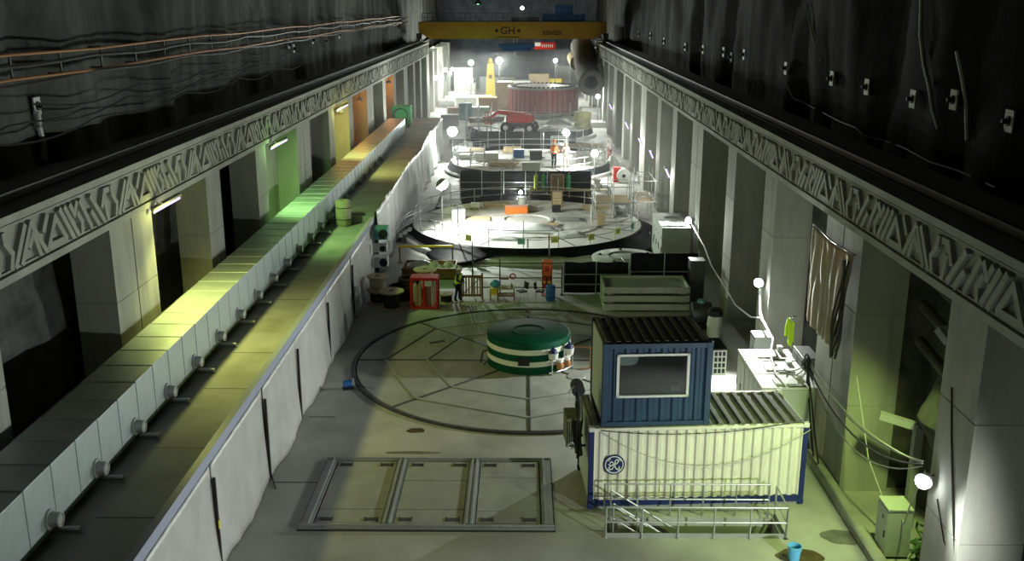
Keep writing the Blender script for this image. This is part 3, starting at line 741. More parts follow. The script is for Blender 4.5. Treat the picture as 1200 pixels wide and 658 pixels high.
# black pile of coiled hoses
t = None
for i, (dx, dy, r, n) in enumerate(((0,0,.62,6),(.9,.25,.5,5),(.45,.75,.55,8))):
    q = atz(469, 350); mb = MB()
    for k in range(n): mb.torus((random.uniform(-.05,.05), random.uniform(-.05,.05), .07+.12*k), r-.03*(k % 2), .065, 28, 6)
    tag(mb.build('hose_coil', M_rub, smooth=True, loc=(q.x+dx, q.y+dy, 0)), ['front coil of black hose between the reels and the red cage', 'black hose coil directly left of the red cage', 'rear and highest coil of black hose behind the large pale reel'][i], 'hose coil', 'black hose coils')
q = atz(482, 362); 
t = thing('gas_bottle_cage', 'red steel cage holding gas bottles, beside the wooden reels', 'cage', (q.x, q.y, 0), R(-2))
CW, CD, CH = 1.32, .75, 1.6
mb = MB()
for x in (0, CW*.5, CW):
    for y in (0, CD): mb.bar((x,y,0),(x,y,CH),.09)
for z in (.06, CH-.04):
    for y in (0, CD): mb.bar((-.03,y,z),(CW+.03,y,z),.10)
    for x in (0, CW): mb.bar((x,0,z),(x,CD,z),.10)
mb.build('frame', M_red, t)
MB().box(0,CW,0,CD,.0,.05).build('floor_plate', M_red, t); MB().box(-.02,CW+.02,-.02,CD+.02,CH,CH+.04).build('roof', M_red, t)
mb = MB()
for k in range(1,6): mb.bar((CW*.5+.05+k*.1,-.01,.1),(CW*.5+.05+k*.1,-.01,CH-.08),.012)
mb.build('door_mesh', M_red, t)
MB().box(CW*.55,CW*.55+.36,-.03,-.015,1.2,1.48).build('notice', M_lgrey, t)
for i, (x, m) in enumerate(((.2,M_bundle),(.42,M_wood),(.85,M_grey),(1.1,M_lgrey))):
    tt = thing('gas_bottle', ['cream gas bottle at the left of the red cage', 'tan gas bottle second from the left in the red cage', 'grey gas bottle third in the red cage', 'pale gas bottle at the right of the red cage'][i], 'gas bottle', (q.x+x, q.y+.4-.035*x, .05), 0, 'bottles in the red cage')
    MB().lathe([(.0,0),(.11,.0),(.11,1.0),(.09,1.12),(.04,1.18),(.04,1.24),(0,1.24)], 16).build('bottle_body', m, tt, smooth=True)
    MB().cyl((0,0,1.24),(0,0,1.34),.03,8).cyl((-.05,0,1.31),(.05,0,1.31),.02,6).build('valve', M_dsteel, tt)
q = atz(465, 328)
t = thing('steel_skip', 'long brown steel skip filled with bags at the foot of the gallery', 'skip', (q.x+.3, q.y, 0))
mb = MB().box(0,3.0,0,.06,0,.62).box(0,3.0,2.0,2.06,0,.62).box(0,.06,0,2.06,0,.62).box(2.94,3.0,0,2.06,0,.62).box(0,3,0,2.06,0,.06)
mb.build('skip_body', M_brown, t)
mb = MB()
for x in (.0,.98,1.95,2.92): mb.box(x,x+.09,-.05,0,.0,.66)
mb.box(-.03,3.03,-.05,.08,.58,.66); mb.build('skip_rib', M_brown, t)
for i in range(5):
    x, y = (1.3+.42*i, .75+.35*(i % 2))
    mb = MB().grid(lambda a,b: (.34*math.cos(2*PI*a)*math.sin(PI*b), .45*math.sin(2*PI*a)*math.sin(PI*b), .28+.28*-math.cos(PI*b)*(1+.2*math.sin(6*PI*a))), 18, 10)
    tag(mb.build('material_bag', M_bundle, smooth=True, loc=(q.x+.3+x, q.y+y, .07+.12*(i % 2))), ['first pale bag in the brown skip from the wall side', 'second pale bag in the brown skip, set back', 'middle pale bag in the brown skip', 'fourth pale bag in the brown skip, set back', 'last pale bag at the far right end of the brown skip'][i], 'bag', 'bags in the brown skip')
tag(MB().grid(lambda a,b: (-.9+1.7*a, -.5+1.0*b, .30*math.sin(PI*a)*math.sin(PI*b)+.1+.06*noise.noise(Vector((a*4,b*4,1)))), 16, 12).build('folded_sheet', M_sheet, smooth=True, solid=.02, loc=(q.x+1.3, q.y+1.35, .40)), 'pale folded sheet lying over the back of the brown skip', 'sheet')
# yellow barrier bar
q0, q1 = aty(467, 289, 57.6), aty(531, 288, 57.6)
t = thing('yellow_barrier', 'thin yellow barrier bar on two posts behind the brown skip', 'barrier', (q0.x, 57.6, 0))
MB().bar((0,0,q0.z),(q1.x-q0.x,0,q0.z+.03),.10,.12).build('bar', M_yellow, t)
for x in (.05, q1.x-q0.x-.05): MB().cyl((x,.06,0),(x,.06,q0.z+.25),.045,8).lathe([(.18,0),(.18,.03),(0,.03)],12,(x,.06,0)).build('post', M_brown, t, smooth=True)

# wall-mounted units on the gallery face
for i, (y, z, w, m, lab) in enumerate(((53.2,.95,.7,M_lgrey,'white air conditioning unit low on the gallery wall by the brown skip'),(53.0,1.85,.5,M_lgrey,'small white box on the gallery wall above the air conditioning unit'),(53.6,2.45,.8,M_teal,'dark green fan box high on the gallery wall by the step'))):
    t = thing('wall_unit', lab, 'wall unit', (-7.62, y, z))
    MB().box(-.55,.22,-w/2,w/2,0,w*.85).build('casing', m, t, bevel=.015)
    MB().torus((0,-w/2-.01,w*.42),w*.3,.02,20,6,'y').cyl((0,-w/2-.005,w*.42),(0,-w/2-.015,w*.42),w*.28,20).build('fan_grille', M_blk, t)

# ------------------------------------------------------------------ fence, gate, table corner
t = thing('scaffold_fence', 'scaffold tube fence crossing the hall behind the table and red stand', 'fence', (-2.6, 50.9, 0))
xs = [0, 1.45, 4.05, 4.75]
for x, h_ in zip(xs, (2.9, 2.1, 3.3, 1.6)): MB().cyl((x,0,0),(x,0,h_),.035,8).cyl((x,0,0),(x,0,.03),.12,10).build('post', M_dsteel, t, smooth=True)
for z in (.42, .95, 1.75): MB().cyl((-.05,-.05,z),(4.8,-.05,z),.03,8).build('rail', M_dsteel, t, smooth=True)
q = atz(541, 352)
t = thing('wooden_gate', 'pale wooden slatted gate with a diagonal brace next to the worker', 'gate', (q.x, q.y+.2, 0))
mb = MB()
for k in range(7): mb.box(.04+k*.148,.04+k*.148+.085,0,.025,.12,1.3)
mb.build('slats', M_wood, t)
MB().bar((0,-.02,.22),(1.06,-.02,.22),.03,.11).bar((0,-.02,1.24),(1.06,-.02,1.24),.03,.13).bar((.02,-.03,.25),(1.02,-.03,1.2),.03,.10,up=(0,1,0)).build('brace', M_dwood, t)
for x in (-.02,1.08): MB().box(x-.05,x+.05,-.05,.05,0,1.42).build('post', M_dwood, t)
# table
q = atz(593, 351)
t = thing('work_table', 'low brown work table in front of the scaffold fence', 'table', (q.x, q.y, 0))
MB().box(-.48,.48,-.32,.32,.62,.67).build('table_top', M_wood, t)
for x in (-.43,.43):
    for y in (-.27,.27): MB().box(x-.03,x+.03,y-.03,y+.03,0,.62).build('leg', M_dwood, t)
MB().box(-.43,.43,-.29,-.26,.22,.28).box(-.43,.43,.26,.29,.22,.28).box(-.43,.43,-.25,.25,.25,.27).build('lower_shelf', M_dwood, t)
def small(name, cat, label, u, v, y, build):
    q = aty(u, v, y); t = thing(name, label, cat, (q.x, y, q.z)); build(t); return t
o = MB().lathe([(0,0),(.05,0),(.05,.16),(.02,.2),(.02,.26),(0,.26)],12).build('drink_bottle', M_brown, smooth=True, loc=(q.x+.3, q.y-.1, .67)); tag(o, 'dark bottle standing on the brown work table', 'bottle')
o = MB().box(-.16,.16,-.1,.1,0,.09).build('paper_box', M_paper, bevel=.01, loc=(q.x-.15, q.y+.05, .67)); tag(o, 'white box on the brown work table', 'box')
o = MB().torus((0,0,.1),.14,.035,18,6,'y').build('red_hose', M_red, smooth=True, loc=(q.x+.35, q.y+.42, 1.14-.1)); tag(o, 'small red coil hung on the fence above the table', 'coil')
o = MB().box(-.24,.24,-.05,.05,0,.1).build('tool_bag', M_brown, bevel=.03, loc=(q.x-.1, q.y+.42, 1.02-.06)); tag(o, 'brown tool roll lying along the fence rail above the table', 'tool roll')
q = atz(579, 351)
t = thing('step_stool', 'yellow step stool left of the brown work table', 'stool', (q.x, q.y, 0))
MB().box(-.2,.2,-.16,.16,.60,.64).box(-.2,.2,-.26,-.1,.3,.33).build('step', M_yellow, t)
for x in (-.19,.19):
    MB().bar((x,-.28,0),(x,-.08,.62),.05,.04).build('leg', M_dwood, t); MB().bar((x,.26,0),(x,.08,.62),.05,.04).build('leg', M_dwood, t)
MB().box(-.19,.19,-.17,-.15,.34,.6).build('back_panel', M_yellow, t)
o = MB().grid(lambda a,b: (.27*math.cos(2*PI*a)*math.sin(PI*b)*(1+.15*math.sin(4*PI*a)), .2*math.sin(2*PI*a)*math.sin(PI*b), .2-.2*math.cos(PI*b)*(1+.15*math.cos(6*PI*a))), 18, 10).build('plastic_bag', M_lblue, smooth=True, loc=(q.x+.06, q.y, .645)); tag(o, 'light blue plastic bag on top of the yellow step stool', 'bag')
def chair(u, v, rz, label):
    q = atz(u, v); t = thing('office_chair', label, 'chair', (q.x, q.y, 0), rz, 'black office chairs')
    MB().box(-.24,.24,-.23,.23,.42,.5).build('seat', M_blk, t, bevel=.03)
    MB().grid(lambda a,b: (-.22+.44*a, .25+.05*b-.05*math.sin(PI*a), .58+.36*b), 8, 6).build('backrest', M_blk, t, smooth=True, solid=.05)
    for x in (-.2,.2):
        MB().tube([(x,-.25,0),(x,-.2,.42)], .013, 6).build('leg', M_steel, t); MB().tube([(x,.25,0),(x,.2,.42),(x,.27,.62)], .013, 6).build('leg', M_steel, t)
    return t
chair(611.5, 351, R(-62), 'black office chair facing the brown work table')
chair(633, 351, R(80), 'black chair seen edge-on beside the red fire stand')
q = atz(641, 347)
t = thing('fire_stand', 'tall red fire point board with extinguishers by the fence', 'fire point', (q.x, q.y+.15, 0))
MB().box(-.27,.27,0,.05,.35,1.85).build('board', M_orange, t, bevel=.01); MB().prism([(-.27,1.85),(.27,1.85),(.15,1.98),(-.15,1.98)],0,.05,lambda a,b,h:(a,h,b)).build('board_top', M_orange, t)
for x in (-.24,.24): MB().box(x-.03,x+.03,-.03,.06,0,1.85).build('post', M_red, t); 
MB().box(-.3,.3,-.2,.25,0,.04).build('base_plate', M_red, t)
MB().box(-.12,.12,-.012,0,1.3,1.6).build('notice', M_red, t)
for i, x in enumerate((-.12,.12)):
    tt = thing('fire_extinguisher', ['left red fire extinguisher on the fire point', 'right red fire extinguisher on the fire point'][i], 'fire extinguisher', (q.x+x, q.y+.04, .5), 0, 'extinguishers on the fire point')
    MB().lathe([(0,0),(.075,0),(.08,.05),(.08,.42),(.03,.5),(.03,.54),(0,.54)],14).build('cylinder_body', M_red, tt, smooth=True)
    MB().tube([(0,0,.54),(.08,-.02,.56),(.1,-.03,.35),(.1,-.03,.15)], .014, 5).build('hose', M_blk, tt)
    MB().box(-.05,.05,-.015,.015,.54,.6).build('trigger', M_blk, tt)
    MB().lathe([(.081,.2),(.082,.2),(.082,.32),(.081,.32)],14).build('label_band', M_yellow, tt)
q = atz(645, 352.5)
t = thing('blue_barrel', 'blue plastic barrel in front of the red fire point', 'barrel', (q.x, q.y, 0))
MB().lathe([(0,0),(.22,0),(.25,.05),(.25,.27),(.262,.29),(.25,.31),(.25,.55),(.262,.57),(.25,.59),(.25,.8),(.22,.84),(0,.84)],24).build('barrel_body', M_bplast, t, smooth=True)
for x in (-.1,.1): MB().cyl((x,0,.84),(x,0,.87),.035,10).build('bung', M_blk, t)
# ------------------------------------------------------------------ generator platforms
M_deck = mat('deck_plate', (.74,.73,.69), .6, var=.10, scale=1.2, stain=((.5,.47,.42), .6, .5))
DECKS = []
def deck(cx, cy, r, z, nm, flare, posts, seed):
    t = thing('generator_platform', f'round white-decked generator platform, {nm}', 'platform', (cx, cy, 0))
    MB().lathe([(r+.65,0),(r+.65,.28),(r+.58,.32),(r-.2,.32)], 72).build('base_ring', mat('ring_white', (.66,.66,.62), .6, var=.08, scale=2), t, smooth=True)
    MB().lathe([(r,z-.10),(r,z),(0,z)], 72).build('deck', M_deck, t)
    def sk(a, b):
        th = 2*PI*a; k = 1-b; n_ = noise.noise(Vector((math.cos(th)*1.4+seed, math.sin(th)*1.4, 3)))
        f = min(1, max(0, (abs(th-1.5*PI)-.22)/.30)) if nm.startswith('nearest') else 1.0   # the sheet is hitched up at the front
        fl = .06+flare*f*k**1.6*max(.05, n_+.45)
        zb_ = .03*f+(1-f)*(.55-.9*abs(th-1.5*PI)**2)
        rr = r+fl+.05*noise.noise(Vector((th*8, b*3, seed)))
        return (rr*math.cos(th), rr*math.sin(th), zb_*k+b*(z+.02)+(.34*k*max(0,1-fl/1.05) if f > .5 else 0)*b)
    MB().grid(sk, 140, 6).build('black_skirt', M_black, t, smooth=True, solid=.01)
    MB().lathe([(r*.66,z),(r*.65,z+.08),(r*.24,z+.12),(r*.23,z+.2),(r*.20,z+.2),(r*.19,z+.11),(0,z+.1)], 48).build('centre_cone', mat('cone_white', (.68,.67,.63), .6, var=.22, scale=1.8, stain=((.25,.22,.19), .8, .7)), t)
    for k in range(16):
        a = 2*PI*k/16; MB().bar((r*.67*math.cos(a), r*.67*math.sin(a), z+.01), (r*.98*math.cos(a), r*.98*math.sin(a), z+.01), .06, .03).build('deck_joint', M_dsteel, t)
    t2 = thing('platform_railing', f'scaffold tube railing around the round platform, {nm}', 'railing', (cx, cy, z))
    for h_ in (.5, 1.05): MB().torus((0,0,h_), r-.15, .028, 72, 6).build('rail', M_steel, t2, smooth=True)
    for k in range(posts):
        a = 2*PI*k/posts+.11; hh = 1.1 if k % 2 else (2.4 if k % 4 else 1.7)
        MB().cyl(((r-.15)*math.cos(a),(r-.15)*math.sin(a),0), ((r-.15)*math.cos(a),(r-.15)*math.sin(a),hh), .032, 7).build('post', M_steel, t2, smooth=True)
    return t
ZD = .9
deck(.35, 65.2, 7.6, ZD, 'nearest, behind the pale trays', 2.2, 22, 1.0)
deck(.7, 92.5, 7.3, ZD, 'middle one, where the workers in orange stand', 1.4, 20, 4.0)
deck(1.2, 118.5, 7.0, ZD, 'third one, in front of the red stator', .8, 18, 8.0)
# signs on the first skirt
for i, (u, v, m, s) in enumerate(((549,279,M_signy,'yellow sign at the left of the black skirt'),(611,283,M_signt,'teal sign in the middle of the black skirt'),(650,281,M_signy,'yellow sign right of the teal sign on the black skirt'),(693,278,M_signy,'yellow sign above the round pale cover on the black skirt'),(724,271,M_signy,'small yellow sign near the right end of the black skirt'),(741,265,M_signt,'pale teal sign at the far right of the black skirt'))):
    a = math.atan2(1, 1); d = ray(u, v)
    # meet the cylinder of the skirt
    ox, oy = -0.35, -65.2; A = d.x**2+d.y**2; B = 2*(ox*d.x+oy*d.y); C_ = ox*ox+oy*oy-(7.76)**2
    disc = B*B-4*A*C_
    if disc < 0: continue
    k = (-B-math.sqrt(disc))/(2*A); q = CAM+d*k; an = math.atan2(q.y-65.2, q.x-.35)
    o = MB().box(-.22,.22,-.012,.0,-.19,.19).build('notice_sign', m, loc=(q.x, q.y, max(.55,q.z))); o.rotation_euler = (0,0,an+PI/2)
    MB().box(-.14,.14,-.016,-.012,-.06,-.02).box(-.14,.14,-.016,-.012,.04,.08).build('sign_lines', M_grey, o)
    tag(o, s, 'sign', 'signs on the black skirt')
# black mats and barriers between the platforms
for y0, y1, lab in ((73.8,84.0,'black sheeting on the floor between the first and middle platforms'),(100.6,110.6,'black sheeting on the floor between the middle and third platforms')):
    def fm(a, b, y0=y0, y1=y1): return (-6.6+14.0*a, y0+(y1-y0)*b, .05+.09*noise.noise(Vector((a*12, b*7, y0))))
    tag(MB().grid(fm, 60, 30).build('floor_sheeting', M_black, smooth=True, solid=.02), lab, 'sheeting')
barrier(-5.0, 5.6, 79.4, 2.0, 'long black barrier behind the first platform')
barrier(-5.5, 5.8, 106.0, 1.9, 'long black barrier behind the middle platform')
# curved stair on the left of the first platform
t = thing('access_stair', 'short access stair with curved handrails on the left of the first platform', 'stair', (-7.4, 63.2, 0))
for k in range(4): MB().box(-.9+.28*k,-.62+.28*k,-.6,.6,.18+.2*k,.22+.2*k).build('tread', M_steel, t)
for y in (-.65,.65):
    MB().tube([(-1.1,y-.6,.9),(-.7,y-.2,1.25),(.0,y+.3,1.75),(.9,y+1.1,2.0)], .035, 7).build('handrail', M_steel, t, smooth=True)
    MB().tube([(-1.1,y-.6,.4),(-.7,y-.2,.75),(.0,y+.3,1.25),(.9,y+1.1,1.5)], .03, 7).build('handrail', M_steel, t, smooth=True)
    for x, h_ in ((-1.0,.95),(-.3,1.55),(.4,1.85)): MB().cyl((x,y-.5+(x+1)*.8,0),(x,y-.5+(x+1)*.8,h_),.03,7).build('post', M_steel, t)
# scaffolding tower on the right
def scaffold(x, y, z, nx, ny, nz, sx, sy, sz, label, seed):
    rnd = random.Random(seed); t = thing('scaffold_tower', label, 'scaffolding', (x, y, z))
    for i in range(nx+1):
        for j in range(ny+1): MB().cyl((i*sx,j*sy,0),(i*sx,j*sy,nz*sz+rnd.uniform(.1,.7)),.03,7).build('standard', M_steel, t, smooth=True)
    for k in range(1, nz+1):
        mb = MB()
        for i in range(nx+1): mb.cyl((i*sx,-.1,k*sz),(i*sx,ny*sy+.1,k*sz),.026,6)
        for j in range(ny+1): mb.cyl((-.1,j*sy,k*sz),(nx*sx+.1,j*sy,k*sz),.026,6)
        mb.build('ledger', M_steel, t, smooth=True)
    mb = MB()
    for i in range(nx): mb.cyl((i*sx,-.04,.1+(i % 2)*sz),((i+1)*sx,-.04,sz+.1-(i % 2)*sz),.024,6)
    for j in range(ny): mb.cyl((-.04,j*sy,.1),(-.04,(j+1)*sy,sz),.024,6)
    mb.build('diagonal_brace', M_steel, t, smooth=True)
    MB().box(.05,sx*nx-.05,.1,sy*ny-.1,sz*.98,sz*.98+.05).build('deck_board', M_wood, t)
    return t
scaffold(5.0, 66.0, ZD, 2, 2, 2, 1.2, 1.5, 1.1, 'scaffold tower standing on the right of the first platform', 1)
scaffold(8.1, 69.0, 0, 1, 2, 2, 1.3, 2.0, 1.5, 'scaffold tower on the floor between the first platform and the right columns', 2)
scaffold(-5.8, 88.5, ZD, 2, 2, 1, 1.2, 1.4, 1.3, 'scaffold frame at the left end of the middle platform', 3)
scaffold(4.2, 90.0, ZD, 3, 2, 1, 1.1, 1.4, 1.5, 'scaffold frame at the right of the middle platform, near the workers', 4)
scaffold(-9.5+3.2, 112.0, 0, 2, 2, 2, 1.4, 1.6, 1.7, 'scaffold frame left of the third platform', 5)

# clutter builders
def crate(t, w, d, h, m=M_wood):
    mb = MB(); n = max(2, round(h/.22))
    for k in range(n):
        z = k*h/n
        for s in (-1,1): mb.box(-w/2,w/2,s*d/2-.02,s*d/2+.02,z+.01,z+h/n-.015); mb.box(s*w/2-.02,s*w/2+.02,-d/2,d/2,z+.01,z+h/n-.015)
    mb.box(-w/2,w/2,-d/2,d/2,h-.03,h); mb.build('crate_boards', m, t)
    for x in (-w/2-.02,w/2-.06):
        for y in (-d/2-.03, d/2): MB().box(x,x+.08,y,y+.03,0,h).build('corner_batten', M_dwood if m is M_wood else M_wood, t)
def sbox(t, w, d, h, m):
    MB().box(-w/2,w/2,-d/2,d/2,0,h*.86).build('box_body', m, t, bevel=.02); MB().box(-w/2-.02,w/2+.02,-d/2-.02,d/2+.02,h*.86,h).build('box_lid', m, t, bevel=.02)
def barrel(t, w, d, h, m):
    r = w/2; MB().lathe([(0,0),(r*.9,0),(r,.04),(r,h*.33),(r*1.04,h*.35),(r,h*.37),(r,h*.64),(r*1.04,h*.66),(r,h*.68),(r,h-.04),(r*.9,h),(0,h)],20).build('barrel_body', m, t, smooth=True)
    MB().cyl((r*.5,0,h),(r*.5,0,h+.03),.04,8).build('bung', M_blk, t)
def bottle(t, w, d, h, m):
    r = w/2; MB().lathe([(0,0),(r,0),(r,h*.8),(r*.7,h*.9),(r*.3,h*.93),(r*.3,h),(0,h)],16).build('bottle_body', m, t, smooth=True); MB().cyl((0,0,h),(0,0,h+.12),.05,8).build('valve', M_dsteel, t)
def mound(t, w, d, h, m):
    MB().grid(lambda a,b: (-w/2+w*a, -d/2+d*b, max(0,(math.sin(PI*a)*math.sin(PI*b))**.6*h*(.75+.5*noise.noise(Vector((a*3+w, b*3+t.location.x, t.location.y)))))), 24, 18).build('sheet', m, t, smooth=True, solid=.02)
def pallet(t, w, d, h, m):
    for k in range(5): pass
    mb = MB()
    for k in range(6): mb.box(-w/2,w/2,-d/2+k*d/6+.02,-d/2+(k+1)*d/6-.03,.1,.13)
    for x in (-w/2,-.06,w/2-.12): mb.box(x,x+.12,-d/2,d/2,0,.1)
    mb.build('pallet_boards', M_wood, t); MB().box(-w/2+.06,w/2-.06,-d/2+.06,d/2-.06,.13,h).build('wrapped_load', m, t, bevel=.04)
def planks(t, w, d, h, m):
    n = max(2, round(h/.08))
    for k in range(n):
        mb = MB(); j = random.uniform(-.15,.15)
        for s in range(max(2,round(d/.25))): mb.box(-w/2+j,w/2+j,-d/2+s*.25,-d/2+s*.25+.22,k*.08,k*.08+.06)
        mb.build('plank_layer', m, t)
def frame(t, w, d, h, m):
    mb = MB()
    for x in (-w/2,w/2):
        for y in (-d/2,d/2): mb.bar((x,y,0),(x,y,h),.07)
    for z in (.05,h*.5,h):
        for y in (-d/2,d/2): mb.bar((-w/2,y,z),(w/2,y,z),.06)
        for x in (-w/2,w/2): mb.bar((x,-d/2,z),(x,d/2,z),.06)
    mb.build('steel_frame', M_steel, t); MB().box(-w/2+.1,w/2-.1,-d/2+.1,d/2-.1,.1,h*.45).build('load', m, t, bevel=.03)
M_dirt = mat('dusty_sheet', (.5,.49,.44), .7, var=.2, scale=2)
